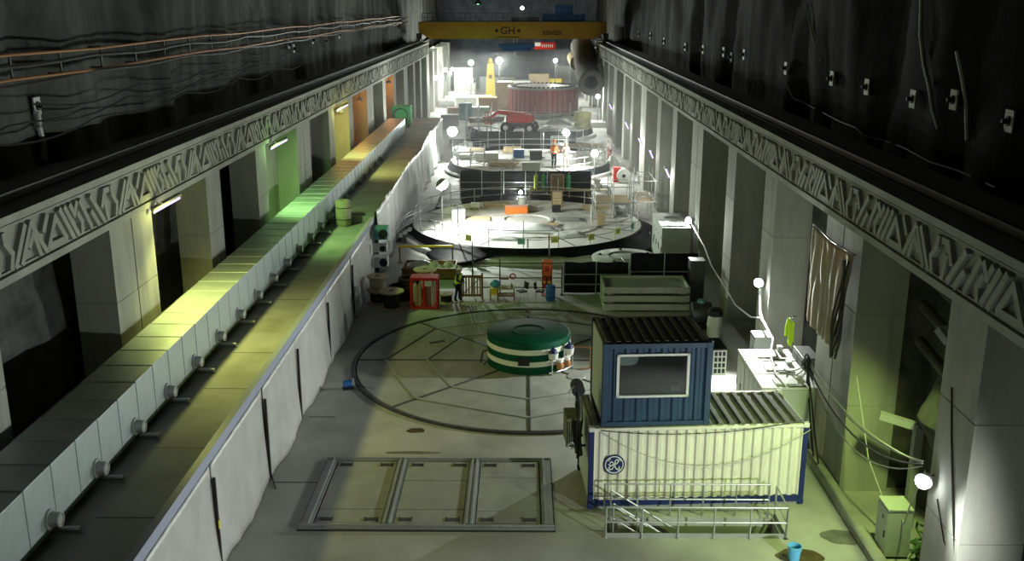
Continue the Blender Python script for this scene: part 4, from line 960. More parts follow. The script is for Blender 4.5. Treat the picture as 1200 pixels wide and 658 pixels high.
CLUT = [
 ('plywood_stack','planks',planks,560,262,ZD,1.6,1.3,.16,M_wood,'low plywood sheets on the left of the first platform beside the grey case'),
 ('grey_plates','plates',planks,668,262,ZD,1.5,1.0,.16,M_grey,'grey plates lying on the right of the first platform centre'),
 ('white_sheet','sheet',mound,590,283,ZD,2.0,1.0,.3,M_sheet,'small crumpled white sheet at the front left of the first platform'),
 ('white_sheet','sheet',mound,668,279,ZD,2.2,1.1,.35,M_sheet,'crumpled white sheet at the front right of the first platform'),
 ('tan_bags','bags',mound,620,250,ZD,1.3,.8,.45,M_bundle,'tan bags beside the orange tool chest on the first platform'),
 ('white_barrel','barrel',barrel,612,246,ZD,.6,.6,.7,M_white,'white barrel behind the orange tool chest'),
 ('tool_trolley','trolley',frame,727,255,ZD,.9,.7,.9,M_grey,'steel tool trolley by the scaffold at the right of the first platform'),
 ('dusty_sheet','sheet',mound,515,262,ZD,1.6,2.0,.35,M_dirt,'dusty sheet at the far left of the first platform'),
 ('plywood_stack','planks',planks,640,268,ZD,1.3,.7,.12,M_wood,'small plywood pieces in front of the black case'),
 ('grey_case','case',sbox,683,190,ZD,1.2,.9,.9,M_lgrey,'pale case at the right end of the middle platform'),
 ('blue_case','case',sbox,608,187,ZD,1.0,.8,.8,M_bplast,'blue case on the middle platform left of the orange worker'),
 ('black_case','case',sbox,628,190,ZD,1.1,.8,.9,M_blk,'black case on the middle platform beside the pale machine block'),
 ('timber_stack','planks',planks,590,196,ZD,2.6,1.0,.3,M_wood,'timber stack at the front left of the middle platform'),
 ('dusty_sheet','sheet',mound,560,182,ZD,2.4,1.6,.5,M_dirt,'dusty sheet at the back left of the middle platform'),
 ('steel_rack','rack',frame,656,178,ZD,1.6,1.0,1.4,M_grey,'steel rack at the back right of the middle platform'),
 ('white_drum','drum',barrel,572,172,0,1.1,1.1,1.2,M_white,'white drum left of the blue-grey sheeted pile'),
 ('tan_crate','crate',crate,640,172,0,1.8,1.2,1.0,M_wood,'tan crate at the front of the third platform'),
 ('steel_rack','rack',frame,560,166,0,2.0,1.4,1.8,M_dirt,'steel rack at the left of the third platform'),
 ('yellow_case','case',sbox,613,169,0,1.2,.8,1.0,M_ygreen,'lime case on the floor in front of the third platform'),
 ('grey_plates','plates',planks,540,168,0,2.6,2.0,.5,M_grey,'grey plates beside the left work lamp of the middle platform'),
 ('tan_crate','crate',crate,578,150,0,2.6,1.8,1.4,M_wood,'tan crate at the left of the red boom lift'),
 ('white_crate','crate',crate,560,140,0,3.0,2.0,1.6,M_white,'white crate in front of the low brown container'),
 ('dusty_sheet','sheet',mound,655,147,ZD,3.0,2.0,.9,M_dirt,'dusty sheeted heap at the right of the red boom lift'),
 ('white_crate','crate',crate,692,143,0,2.6,2.0,1.8,M_lgrey,'pale crate by the far right columns'),
 ('grey_case','case',sbox,527,148,0,2.2,1.6,1.4,M_grey,'grey case at the far left beyond the tarpaulin'),
 ('brown_crate','crate',crate,545,112,0,3.6,2.4,2.0,M_lgrey,'pale crate in front of the white hut at the far left'),
 ('white_stack','stack',planks,560,120,0,4.0,2.6,1.0,M_lgrey,'pale panel stack left of the yellow tower'),
  # name, category, builder, u, v, z, w, d, h, material, label
 ('tool_box','box',sbox,605,253,ZD,1.5,.8,.5,M_orange,'orange tool chest on the white deck of the first platform'),
 ('wooden_crate','crate',crate,653,243,ZD,.75,.7,1.1,M_wood,'pale wooden crate standing at the back edge of the first platform'),
 ('plastic_mound','sheet',mound,625,276,ZD,3.6,2.0,.55,M_sheet,'heap of white plastic sheet on the front of the first platform'),
 ('white_pack','pack',pallet,557,246,ZD,.8,.6,.45,M_white,'small white pack on a pallet at the left of the first platform'),
 ('plywood_stack','planks',planks,582,244,ZD,1.8,.9,.3,M_wood,'stack of plywood at the back left of the first platform'),
 ('black_case','case',sbox,652,251,ZD,.6,.45,.45,M_blk,'small black case near the middle of the first platform'),
 ('timber_stack','planks',planks,700,246,ZD,2.2,1.0,.24,M_wood,'long timber stack at the right of the first platform'),
 ('orange_panel','panel',sbox,704,266,ZD,.5,.35,.9,M_wood,'tan upright panel beside the scaffold on the first platform'),
 ('grey_case','case',sbox,537,262,ZD,.9,.6,.8,M_grey,'grey machine case at the left of the first platform'),
 ('gas_cylinder','gas cylinder',bottle,637,224,0,.32,.3,1.75,M_green,'green gas cylinder left of the brown crates behind the first platform'),
 ('gas_cylinder','gas cylinder',bottle,666,224,0,.38,.3,1.75,M_green,'green gas cylinder right of the brown crates behind the first platform'),
 ('gas_cylinder','gas cylinder',bottle,628,224,0,.32,.3,1.6,M_ygreen,'lime gas cylinder behind the first platform'),
 ('brown_crate','crate',crate,653,224,0,1.0,.7,1.2,M_dwood,'dark brown crate between the two green gas cylinders'),
 ('white_sign_box','box',sbox,700,222,0,.5,.5,.8,M_white,'white box right of the green gas cylinders'),
 ('wooden_pallet','pallet',pallet,690,222,0,2.4,1.0,.4,M_wood,'low pale pallet load behind the right side of the first platform'),
 ('red_cabinet','cabinet',sbox,723,214,0,.6,.6,1.3,M_red,'red cabinet beside the white roll near the right columns'),
 ('white_heap','sheet',mound,722,205,0,2.2,5.5,1.3,M_white,'large white sheeted heap by the right columns'),
 ('concrete_block','block',sbox,622,203,ZD,1.6,.8,.9,M_lgrey,'pale machine block at the front of the middle platform'),
 ('machine_case','case',sbox,570,190,ZD,2.2,1.2,.7,M_white,'white machine case on the left of the middle platform'),
 ('steel_frame_pack','rack',frame,545,188,ZD,1.6,1.2,1.1,M_grey,'steel frame pack at the left edge of the middle platform'),
 ('tan_pack','pack',pallet,600,180,ZD,1.8,1.0,.6,M_wood,'tan pallet load on the back of the middle platform'),
 ('grey_machine','machine',sbox,590,172,0,2.2,1.4,1.5,M_dsteel,'dark machine block behind the middle platform'),
 ('olive_case','case',sbox,612,168,0,1.3,1.0,1.1,mat('olive_paint',(.3,.32,.16),.6),'olive case behind the middle platform under the red lift'),
 ('red_case','case',sbox,562,170,0,1.6,1.2,1.0,M_red,'red machine case left of the red boom lift'),
 ('white_roll','roll',barrel,548,178,0,1.0,1.0,1.0,M_white,'white barrel at the left by the work lamp'),
 ('sheeted_load','sheet',mound,645,157,ZD,3.6,2.5,.9,M_sheet,'white sheeted load in front of the red stator'),
 ('blue_tarp','tarpaulin',mound,605,152,ZD,3.2,2.2,.4,mat('blue_grey_sheet',(.32,.38,.46),.5),'blue-grey sheeted pile beside the red boom lift'),
 ('yellow_tank','tank',barrel,683,151,ZD,2.0,2.0,1.9,mat('pale_yellow',(.6,.58,.3),.6),'pale yellow tank right of the bright work lamp'),
 ('grey_tank','tank',barrel,545,141,0,1.8,1.8,2.2,M_teal,'blue-grey tank on the left of the far floor'),
 ('tan_crate','crate',crate,561,150,0,2.4,1.8,1.2,M_wood,'tan crate near the left work lamp'),
 ('tan_machine','machine',frame,534,135,0,2.6,2.0,2.2,M_brown,'brown framed machine at the left of the far floor'),
 ('white_stack','stack',planks,541,118,0,3.8,3.0,1.2,M_white,'white panel stack at the far left'),
 ('white_crate','crate',crate,546,127,0,3.0,2.0,1.6,M_lgrey,'pale crate beyond the blue-grey tank'),
 ('brown_container','container',sbox,574,130,0,3.2,2.4,1.9,M_brown,'low brown container left of the red stator'),
 ('tan_container','container',crate,592,131,0,2.2,2.4,4.2,M_wood,'tall tan timber box against the left side of the red stator'),
 ('grey_hut','hut',sbox,607,113,0,4.5,3.0,2.6,M_lgrey,'pale grey hut behind the red stator'),
 ('tan_hut','hut',sbox,632,112,0,3.4,3.0,3.6,M_wood,'tan box hut behind the red stator'),
 ('yellow_machine','machine',sbox,650,112,0,2.4,2.0,2.8,M_yellow,'yellow machine seen above the rim of the red stator'),
 ('white_hut','hut',sbox,543,103,0,3.3,3.0,4.2,M_white,'white hut near the far left end of the hall'),
 ('white_hut','hut',sbox,664,103,0,3.4,3.0,4.6,M_lgrey,'pale hut near the far right end of the hall'),
 ('grey_stack','stack',planks,686,140,0,2.4,2.5,.9,M_grey,'grey panel stack between the stator and the right columns'),
 ('white_pipe_pack','pack',frame,700,150,0,2.4,2.0,1.6,M_white,'white framed pack by the right columns'),
 ('far_crate','crate',crate,523,126,0,2.4,2.2,1.0,M_grey,'grey crate by the far left wall'),
 ('far_hut','hut',sbox,583,101,0,6.0,3.0,2.6,M_grey,'grey hut at the foot of the far wall'),
]
q0, q1 = aty(622, 222, 78.5), aty(712, 222, 78.5)
t = thing('timber_bench', 'long low timber staging carrying the gas cylinders behind the first platform', 'staging', (q0.x, 78.5, 0))
MB().box(0,q1.x-q0.x,-.45,.45,.60,.68).build('top_boards', M_wood, t)
for k in range(5): MB().box(-.05+k*(q1.x-q0.x)/4,.05+k*(q1.x-q0.x)/4,-.4,.4,0,.6).build('leg', M_dwood, t)
for i, c_ in enumerate(CLUT):
    if 'gas cylinder' in c_[1] or c_[0] in ('brown_crate','white_sign_box') and c_[4] in (222, 224):
        CLUT[i] = c_[:4]+(222, .68)+c_[6:8]+(min(c_[8], 1.3),)+c_[9:]
for nm, cat, fn, u, v, z, w, dd, h_, m, lab in CLUT:
    q = atz(u, v, z)
    if q.y+dd > 182: q = q*((181-dd)/q.y)
    if abs(z-.68) < 1e-6: q = aty(u, v, 78.5-dd/2)
    if z == ZD and any(math.hypot(q.x-a_, q.y+dd/2-b_) < 4.6 for a_, b_ in ((.35,65.2),(.7,92.5),(1.2,118.5))): z += .11
    q.z = z; t = thing(nm, lab, cat, (q.x, q.y+dd/2, z), random.uniform(-.12,.12)); fn(t, w, dd, h_, m)
# white cable roll by the right columns
q = atz(731, 215)
t = thing('white_roll', 'large white roll with a dark core beside the red cabinet', 'roll', (q.x, q.y+.6, .62))
MB().cyl((0,-.5,0),(0,.5,0),.6,28).build('roll_body', M_white, t, smooth=True); MB().cyl((0,-.53,0),(0,-.49,0),.16,14).build('core', M_blk, t)
MB().box(-.5,.5,-.4,.4,-.62,-.5).build('cradle', M_wood, t)
# red stator ring
q = atz(637, 138)
st_ = thing('stator_ring', 'large dark red ribbed stator ring at the far end of the hall', 'stator', (q.x, q.y+4.9, 0))
MB().lathe([(4.7,.5),(4.7,3.75),(3.9,3.75),(3.9,.5)], 72).build('core_ring', M_statr, st_, smooth=True)
mb = MB()
for k in range(40):
    a = 2*PI*k/40; c, s = math.cos(a), math.sin(a)
    mb.cbox((4.80*c,4.80*s,2.1),(.34,.56,3.2), Matrix.Rotation(a,3,'Z'))
mb.build('rib', M_statr, st_)
MB().lathe([(4.9,.25),(5.05,.25),(5.05,.55),(4.7,.55)],64).lathe([(4.6,3.65),(5.0,3.65),(5.0,3.9),(4.6,3.9)],64).build('flange', mat('stator_flange',(.33,.27,.26),.5), st_, smooth=True)
for k in range(44):
    a = 2*PI*k/44; MB().cbox((4.3*math.cos(a),4.3*math.sin(a),3.95),(.5,.3,.25), Matrix.Rotation(a,3,'Z')).build('winding_head', M_rub, st_)
for k in range(12):
    a = 2*PI*k/12; MB().box(-.2,.2,-.2,.2,0,.3).build('foot', M_dsteel, st_, loc=(4.7*math.cos(a),4.7*math.sin(a),0))
# red boom lift on the third platform
q = atz(606, 158, ZD)
bl = thing('boom_lift', 'bright red wheeled boom lift in front of the stator ring', 'lift', (q.x, q.y+.6, ZD+.11), R(-14)); bl.scale = (1.2,1.2,1.3)
MB().box(-1.3,1.5,-.6,.6,.55,1.0).build('chassis', M_dsteel, bl, bevel=.05)
MB().grid(lambda a,b: (-.9+2.4*a, .68*math.cos(PI*b), .95+(.85-.35*abs(a-.45))*math.sin(PI*b)), 14, 12).build('body_shell', M_red, bl, smooth=True, solid=.04)
MB().bar((.9,.0,1.6),(-1.9,.1,1.75),.28,.34).bar((-1.9,.1,1.75),(-2.5,.1,1.3),.2,.24).build('boom', M_red, bl, bevel=.03)
mb = MB()
for z in (.75,1.3,1.75):
    mb.bar((-3.0,-.45,z),(-2.4,-.45,z),.05).bar((-3.0,.65,z),(-2.4,.65,z),.05).bar((-3.0,-.45,z),(-3.0,.65,z),.05).bar((-2.4,-.45,z),(-2.4,.65,z),.05)
for x in (-3.0,-2.4):
    for y in (-.45,.65): mb.bar((x,y,.7),(x,y,1.78),.05)
mb.build('basket', M_red, bl)
for x in (-.9,1.4):
    for y in (-.72,.72):
        w_ = MB().cyl((x,y-.16,.5),(x,y+.16,.5),.5,22).build('wheel', M_rub, bl, smooth=True)
        MB().cyl((x,y-.18,.5),(x,y+.18,.5),.24,16).build('wheel_hub', M_white, w_, smooth=True)
# yellow tower
q = atz(575, 112)
t = thing('yellow_tower', 'tapered yellow lifting tower at the far end left of the stator', 'tower', (q.x, q.y, 0))
MB().lathe([(1.15,0),(1.0,2.6),(.75,5.3),(.5,5.5),(0,5.5)], 4).build('mast', M_yellow, t).rotation_euler = (0,0,PI/4)
MB().cyl((0,0,5.5),(0,0,6.2),.4,14,.25).build('head', M_yellow, t, smooth=True)
MB().box(-.25,.25,-1.0,-.85,2.9,3.5).build('panel', M_brown, t)

# ------------------------------------------------------------------ overhead crane
YC = 136.0
cr = thing('overhead_crane', 'yellow overhead travelling crane spanning the far end of the hall', 'crane', (0, YC, 10.27))
zb, zt = .30, 2.45
mb = MB()
for y in (-1.6, 1.6):
    mb.prism([(XL-.9,zb+.9),(XL-.9,zt),(XR+.9,zt),(XR+.9,zb+.9),(XR-.6,zb),(XL+.6,zb)], y-.35, y+.35, lambda a,b,h:(a,h,b))
mb.build('girder', M_yel, cr)
for y in (-1.95, 1.25): MB().box(XL+.5,XR-.5,y-.03,y,zb,zb+.12).box(XL-.8,XR+.8,y-.03,y,zt-.1,zt).build('girder_flange', M_yel, cr)
for x in (XL-.75, XR+.75):
    MB().box(x-.35,x+.35,-3.0,3.0,.25,1.0).build('end_truck', M_dsteel, cr, bevel=.03)
    for y in (-2.4,-1.2,1.2,2.4): MB().cyl((x-.1,y,.3),(x+.1,y,.3),.32,18).build('wheel', M_dsteel, cr, smooth=True)
mb = MB()
for z in (zt+.55, zt+1.1): mb.cyl((XL-.4,-1.9,z),(XR+.4,-1.9,z),.035,6)
for k in range(34): mb.cyl((XL-.4+k*.7,-1.9,zt),(XL-.4+k*.7,-1.9,zt+1.1),.03,6)
mb.build('walkway_railing', M_dsteel, cr)
MB().box(XL-.4,XR+.4,-2.1,2.1,zt,zt+.08).build('walkway', M_dsteel, cr)
for x0, x1, z0, z1, m in ((2.6,8.3,.1,.95,M_bplast),(4.3,6.6,.95,2.1,M_bplast),(-1.5,2.2,.1,.6,M_dsteel)): MB().box(x0,x1,-1.5,1.5,zt+z0,zt+z1).build('trolley_box', m, cr, bevel=.06)
hb = MB().box(-3.1,1.7,-.7,.7,-.85,-.35).box(-2.6,1.2,-.5,.5,-1.3,-.95).build('hook_beam', M_bplast, cr, bevel=.05)
mb = MB()
for x in (-1.1,-.7): mb.cyl((x,0,-.4),(x,0,zb+.4),.05,6)
mb.tube([(-.9,0,-1.2),(-.9,0,-1.9),(-.65,0,-2.2),(-.45,0,-1.95)], .09, 8); mb.build('hook', M_steel, cr, smooth=True)
def text(s, size, m, par, loc, name='lettering', ext=.01):
    c = bpy.data.curves.new(name, 'FONT'); c.body = s; c.size = size; c.extrude = ext; c.align_x = 'CENTER'; c.align_y = 'CENTER'; c.resolution_u = 3; c.offset = .022
    c.materials.append(m); o = bpy.data.objects.new(name, c); COL.objects.link(o); o.parent = par; o.location = loc; o.rotation_euler = (PI/2,0,0)
    bpy.context.view_layer.update(); me = bpy.data.meshes.new_from_object(o.evaluated_get(bpy.context.evaluated_depsgraph_get())); me.name = name
    bpy.data.objects.remove(o); o = bpy.data.objects.new(name, me); COL.objects.link(o); o.parent = par; o.location = loc; o.rotation_euler = (PI/2,0,0); return o
M_let = mat('letter_brown', (.07,.035,.03), .6)
lx = aty(595, 39.5, YC-1.97).x
lt = text('GH', 1.35, M_let, cr, (lx, -1.965, 1.32)); 
for dx in (-1.45, 1.45): MB().cyl((lx+dx,-1.965,1.35),(lx+dx,-1.95,1.35),.22,16).build('lettering_dot', M_let, cr)
MB().box(lx-1.4,lx+1.6,-1.966,-1.95,.48,.58).build('lettering_rule', M_let, cr)
text('320t/25t', .75, M_let, cr, (aty(647,40,YC-1.97).x, -1.965, 1.05))
MB().prism([(-.75,.55),(.75,.55),(.55,1.75),(.2,1.95),(-.3,1.6)],0,.015,lambda a,b,h:(a,-h,b)).prism([(-.5,.7),(.5,.7),(.3,1.5),(-.1,1.5)],.015,.02,lambda a,b,h:(a,-h,b)).build('faded_emblem', mat('faded_yellow',(.50,.31,.03),.6), cr, loc=(aty(544,40,YC-1.97).x,-1.952,0))
# red and white banner on the far wall side
q0, q1 = aty(626, 58, 150), aty(651, 49.5, 150)
t = thing('red_banner', 'red and white banner hanging beyond the crane', 'banner', (q0.x, 150, q0.z))
w_, h_ = q1.x-q0.x, q1.z-q0.z
MB().box(0,w_,0,.04,0,h_).build('banner_cloth', M_red, t); MB().box(0.1,w_*.3,-.02,0,h_*.45,h_*.95).build('white_field', M_paper, t)
mb = MB()
for k in range(6): mb.box(w_*.36+k*w_*.095, w_*.36+k*w_*.095+w_*.045, -.02, 0, h_*.3, h_*.72)
mb.build('white_bars', M_paper, t)
for x in (.2, w_-.2): MB().cyl((x,0,h_),(x,0,13.0-q0.z),.04,6).build('hanger', M_blk, t)
# ventilation tubes hung below the right beam
M_vt = mat('duct_fabric', (.15,.135,.12), .85, var=.2, scale=1.5, bump=.4)
def vtube(u, v, y0, r, m, label, path):
    q = aty(u, v, y0); t = thing('ventilation_tube', label, 'ventilation tube', (q.x, y0, q.z), 0, 'hanging ventilation tubes')
    P = [Vector(p) for p in path]; fine = []
    for i in range(len(P)-1):
        p0, p1, p2, p3 = P[max(i-1,0)], P[i], P[i+1], P[min(i+2,len(P)-1)]
        for k in range(12):
            s_ = k/12; fine.append(.5*((2*p1)+(p2-p0)*s_+(2*p0-5*p1+4*p2-p3)*s_*s_+(3*p1-p0-3*p2+p3)*s_**3))
    vs = []; n = 26
    for i, p in enumerate(fine):
        d = (fine[min(i+1,len(fine)-1)]-fine[max(i-1,0)]).normalized(); a = Vector((1,0,0)); b = d.cross(a).normalized()
        rr = r*(1-.05*(i % 2))
        vs.append([p+a*(rr*math.cos(2*PI*k/n))+b*(rr*math.sin(2*PI*k/n)) for k in range(n)])
    mb = MB(); mb.add([x for ring_ in vs for x in ring_], [(i*n+k, i*n+(k+1) % n, (i+1)*n+(k+1) % n, (i+1)*n+k) for i in range(len(vs)-1) for k in range(n)])
    mb.build('tube_wall', m, t, smooth=True, solid=.05)
    MB().torus((0,0,0), r, .10, 30, 6, 'y').build('end_ring', M_dsteel, t, smooth=True)
    MB().lathe([(r*.55,0),(r,0)],30).build('end_web', m, t).rotation_euler = (PI/2,0,0)
    for k in (8, len(fine)//2, len(fine)-6): 
        p = fine[k]; MB().cyl(p+Vector((.2,0,r*.9)), (max(p.x, 10.3-q.x)*.8+p.x*.2, p.y, 8.5-q.z), .05, 6).build('hanger', M_bcable, t)
vtube(693, 97, 124, 1.5, M_vt, 'large dark fabric ventilation tube hanging on the right, its open end facing the camera', [(0,0,0),(.05,4,0),(.0,8,.7),(-.1,11.5,2.4),(-.1,16,3.3),(0,24,3.4)])
vtube(677, 74, 140, .95, mat('duct_tan',(.36,.30,.17),.8,var=.2,scale=1.5), 'smaller tan ventilation tube at the left of the large dark tube', [(0,0,0),(.0,6,0),(.1,14,.1)])
# ------------------------------------------------------------------ upper wall fittings
t = thing('pipe_rail', 'pair of pipes coloured orange for the light on them, on brackets along the upper left wall', 'pipes', (-14.85, 60, 13.2))
for z in (.35, -.35): MB().tube([(.05*math.sin(k*1.7)+.1, -55+k*6, z+.04*math.sin(k*2.1)) for k in range(21)], .045, 7).build('pipe', M_copper_orange, t, smooth=True)  # the orange light on these pipes is put into their colour
for k in range(34): 
    y = -50+k*3.2; MB().box(-.4,.02,y-.03,y+.03,-.38,-.32).box(-.4,.02,y-.03,y+.03,.32,.38).box(.0,.05,y-.03,y+.03,-.4,.4).build('bracket', M_dsteel, t)
for i, z in enumerate((13.45, 12.9)):
    pts = [(-14.75+.1*math.sin(k), 6+k*2.2, z-.1-.13*abs(math.sin(k*.71))-.03*i*math.sin(k*.3)) for k in range(58)]
    tag(MB().tube(pts, .07-.01*i, 6).build('wall_cable', M_bcable, smooth=True), ['black cable sagging along the upper pipe of the left wall', 'black cable sagging between the two pipes of the left wall', 'black cable looping above the pipes of the left wall'][i], 'cable', 'cables on the upper left wall')
for i, (z, y0) in enumerate(((11.7,12),(11.3,18),(12.1,30))):
    pts = [(-14.75, y0+k*1.5, z-.35*abs(math.sin(k*.55))) for k in range(34)]
    tag(MB().tube(pts, .03, 5).build('wall_wire', M_bcable, smooth=True), ['thin wire drooping below the pipes of the left wall, nearest', 'lowest thin wire drooping on the left wall', 'thin wire drooping on the far part of the left wall'][i], 'wire', 'wires on the upper left wall')
def plate(loc, side, label, s=.42, m=M_lgrey):
    t = thing('anchor_plate', label, 'anchor plate', loc, 0, 'rock anchor plates')
    MB().box(-.03,.03,-s/2,s/2,-s*.62,s*.62).build('plate', m, t, bevel=.01)
    MB().cyl((0,0,0),(side*.22,0,0),.10,10,.06).cyl((0,0,0),(side*.08,0,0),.14,10).build('anchor_bolt', M_blk, t, smooth=True)
ords = ['nearest', 'second nearest', 'third nearest', 'fourth nearest', 'fifth nearest', 'sixth nearest', 'seventh nearest', 'eighth nearest', 'ninth nearest', 'tenth nearest', 'eleventh nearest', 'twelfth nearest', 'thirteenth nearest', 'fourteenth nearest']
def rw(y, z, side):
    if side > 0: x, amp, seed = 13.4, .55, 4.1
    else: x, amp, seed = -15.5, .55, 1.3
    d = noise.noise(Vector((y*.22, z*.10, seed)))*amp+noise.noise(Vector((y*.55, z*.16, seed+9)))*amp*.7+noise.noise(Vector((y*1.3, z*1.1, seed+5)))*amp*.25
    return x+side*d
for i, (u, v) in enumerate(((1183,142),(1118,117),(1070,116),(1016,102),(975,92),(921,80),(872,64),(857,67),(848,61),(824,58),(803,55),(778,48),(762,42),(748,40))):
    d = ray(u, v); p = atx(u, v, 12.6)
    for _ in range(6): p = atx(u, v, rw(p.y, p.z, 1)-.12)
    plate((p.x, p.y, p.z), -1, f'pale square anchor plate on the upper right wall, {ords[i]} of the row', .5)
for i, (u, v) in enumerate(((43,124),(338,52),(344,57),(366,47),(381,48),(397,41))):
    p = atx(u, v, -14.8)
    for _ in range(6): p = atx(u, v, rw(p.y, p.z, -1)+.12)
    plate((p.x, p.y, p.z), 1, f'pale anchor plate on the upper left wall, {ords[i]} of the row', .45)
# loose grey hoses on the upper right wall
for i, (uv, r, lab) in enumerate((([(1080,0),(1079,40),(1083,75),(1090,105),(1093,130),(1100,152)], .07, 'thick grey hose hanging down the upper right wall'),
                          ([(1122,60),(1128,90),(1133,120),(1134,165)], .08, 'second grey hose on the upper right wall, by the anchor plates'),
                          ([(945,5),(952,40),(962,72)], .05, 'thin grey hose on the upper right wall at the left'),
                          ([(920,95),(929,115),(945,122),(962,131),(985,143),(1003,150),(1012,165),(1030,163),(1060,178),(1090,196),(1120,212),(1165,228)], .035, 'long pale wire drooping along the ledge of the right wall'))):
    pts = []
    for u, v in uv:
        p = atx(u, v, 12.5)
        for _ in range(6): p = atx(u, v, rw(p.y, max(p.z, 10.2), 1)-.15)
        pts.append((p.x, p.y, max(p.z, 10.1)))
    tag(MB().tube(pts, r, 7).build('wall_hose', M_cable, smooth=True), lab, 'hose')
pts = []
for u, v in ((44,132),(46,150),(51,170),(52,188)):
    p = atx(u, v, -14.8)
    for _ in range(6): p = atx(u, v, rw(p.y, max(p.z,10.2), -1)+.15)
    pts.append((p.x, p.y, max(p.z, 10.1)))
tag(MB().tube(pts, .10, 7).build('wall_hose', M_lgrey, smooth=True), 'short pale hose hanging below the nearest anchor plate of the left wall', 'hose')

# ------------------------------------------------------------------ lamps
def work_lamp(loc, to, label, r=.17, power=900, col=(.93,1,.97), bracket=None, soft=.12, emit=E_white, name='work_lamp', spot=None, blend=.5):
    loc = Vector(loc); d = (Vector(to)-loc).normalized(); q = d.to_track_quat('Z', 'Y')
    t = thing(name, label, 'lamp', loc, 0, 'bright work lamps'); rm = q.to_matrix()
    def tr(mb):
        mb.v = [tuple(rm @ Vector(p)) for p in mb.v]; return mb
    tr(MB().lathe([(0,-.26),(r*.5,-.24),(r*.8,-.12),(r*1.12,0),(r*1.12,.03),(r*.98,.03),(r*.9,-.03),(0,-.05)], 20)).build('housing', M_grey, t, smooth=True)
    tr(MB().lathe([(r*1.0,.02),(r*.94,r*.5),(r*.66,r*.9),(0,r*1.1)], 20)).build('lens', emit, t, smooth=True)
    if bracket is not None: MB().cyl(-d*.2, Vector(bracket)-loc, .025, 6).build('bracket', M_dsteel, t)
    if spot: light('SPOT', loc+d*(r*1.1+.08), col, power, soft, aim(loc, to), spot, blend)
    else: light('POINT', loc+d*(r*1.1+.14), col, power, soft)
    return t
WH = (.94,1.0,.90)
p = Vector((9.86, 22.15, 3.75)); work_lamp(p, (3,14.5,1.6), 'bright white work lamp on the nearest right column', .19, 1100, WH, p+Vector((.28,.1,.1)), spot=150)
p = Vector((9.86, 39.75, 3.85)); work_lamp(p, (3,27,1), 'bright white work lamp on the right column above the switchgear', .19, 5200, WH, p+Vector((.28,.1,0)), spot=150)
p = Vector((9.84, 57.2, 2.75)); work_lamp(p, (1,50,.9), 'bright white work lamp on the right column beside the large pale cabinet', .20, 4200, WH, p+Vector((.3,.1,0)), spot=155)
def pole_lamp(u, v, Y, to, power, label, r=.22, spot=None):
    p = aty(u, v, Y); t = work_lamp(p, to, label, r, power, WH, spot=spot, blend=.6)
    q = MB().cyl((0,.15,-p.z),(0,.15,.05),.04,8); q.cyl((0,.15,-p.z),(0,.15,-p.z+.04),.3,12); q.cyl((0,.15,0),(0,-.0,0),.03,6); q.build('stand', M_dsteel, t, smooth=True)
pole_lamp(517, 215, 62.0, (-1.5,61.5,0), 4200, 'brightest work lamp on a stand left of the first platform', .40, 152)
pole_lamp(530, 154, 94.0, (0,72,0), 2800, 'work lamp on a stand left of the middle platform', .45)
pole_lamp(664, 155, 100.5, (1,95,0), 2000, 'work lamp on a stand between the stator and the middle platform', .36)
pole_lamp(697, 180, 87.0, (2,66,0), 1500, 'work lamp on a stand at the right end of the middle platform', .3)
pole_lamp(585, 71, 150.0, (0,120,0), 7000, 'high bright lamp on a mast at the far end beside the yellow tower', .48)
pole_lamp(552, 73.5, 160.0, (0,120,0), 2500, 'high lamp on a mast above the white hut at the far left', .4)
pole_lamp(551, 94, 158.0, (0,120,0), 2500, 'lower lamp in front of the white hut at the far left', .45)
pole_lamp(651, 71, 160.0, (0,120,0), 2000, 'small high lamp right of the crane hook', .32)
pole_lamp(668, 66, 162.0, (0,120,0), 1500, 'small high lamp by the hanging ventilation tubes', .26)
pole_lamp(701, 113, 126.0, (0,110,0), 1500, 'small lamp under the hanging ventilation tube', .28)
pole_lamp(610, 225.5, 79.0, (0,66,0), 260, 'tiny lamp on the black barrier behind the first platform', .16)
for i, (u, v, Y, P) in enumerate(((510,91,141,1100),(517,91,149,700),(522,82,160,1400),(527,86,168,900),(530,81,176,1100))):
    p = aty(u, v, Y); work_lamp((p.x, Y, p.z), (0,Y-20,0), ['nearest lamp on the far left wall', 'second lamp on the far left wall', 'third and brightest lamp on the far left wall', 'fourth lamp on the far left wall', 'last lamp on the far left wall'][i], .3, P, WH, (XL, Y+.2, p.z))
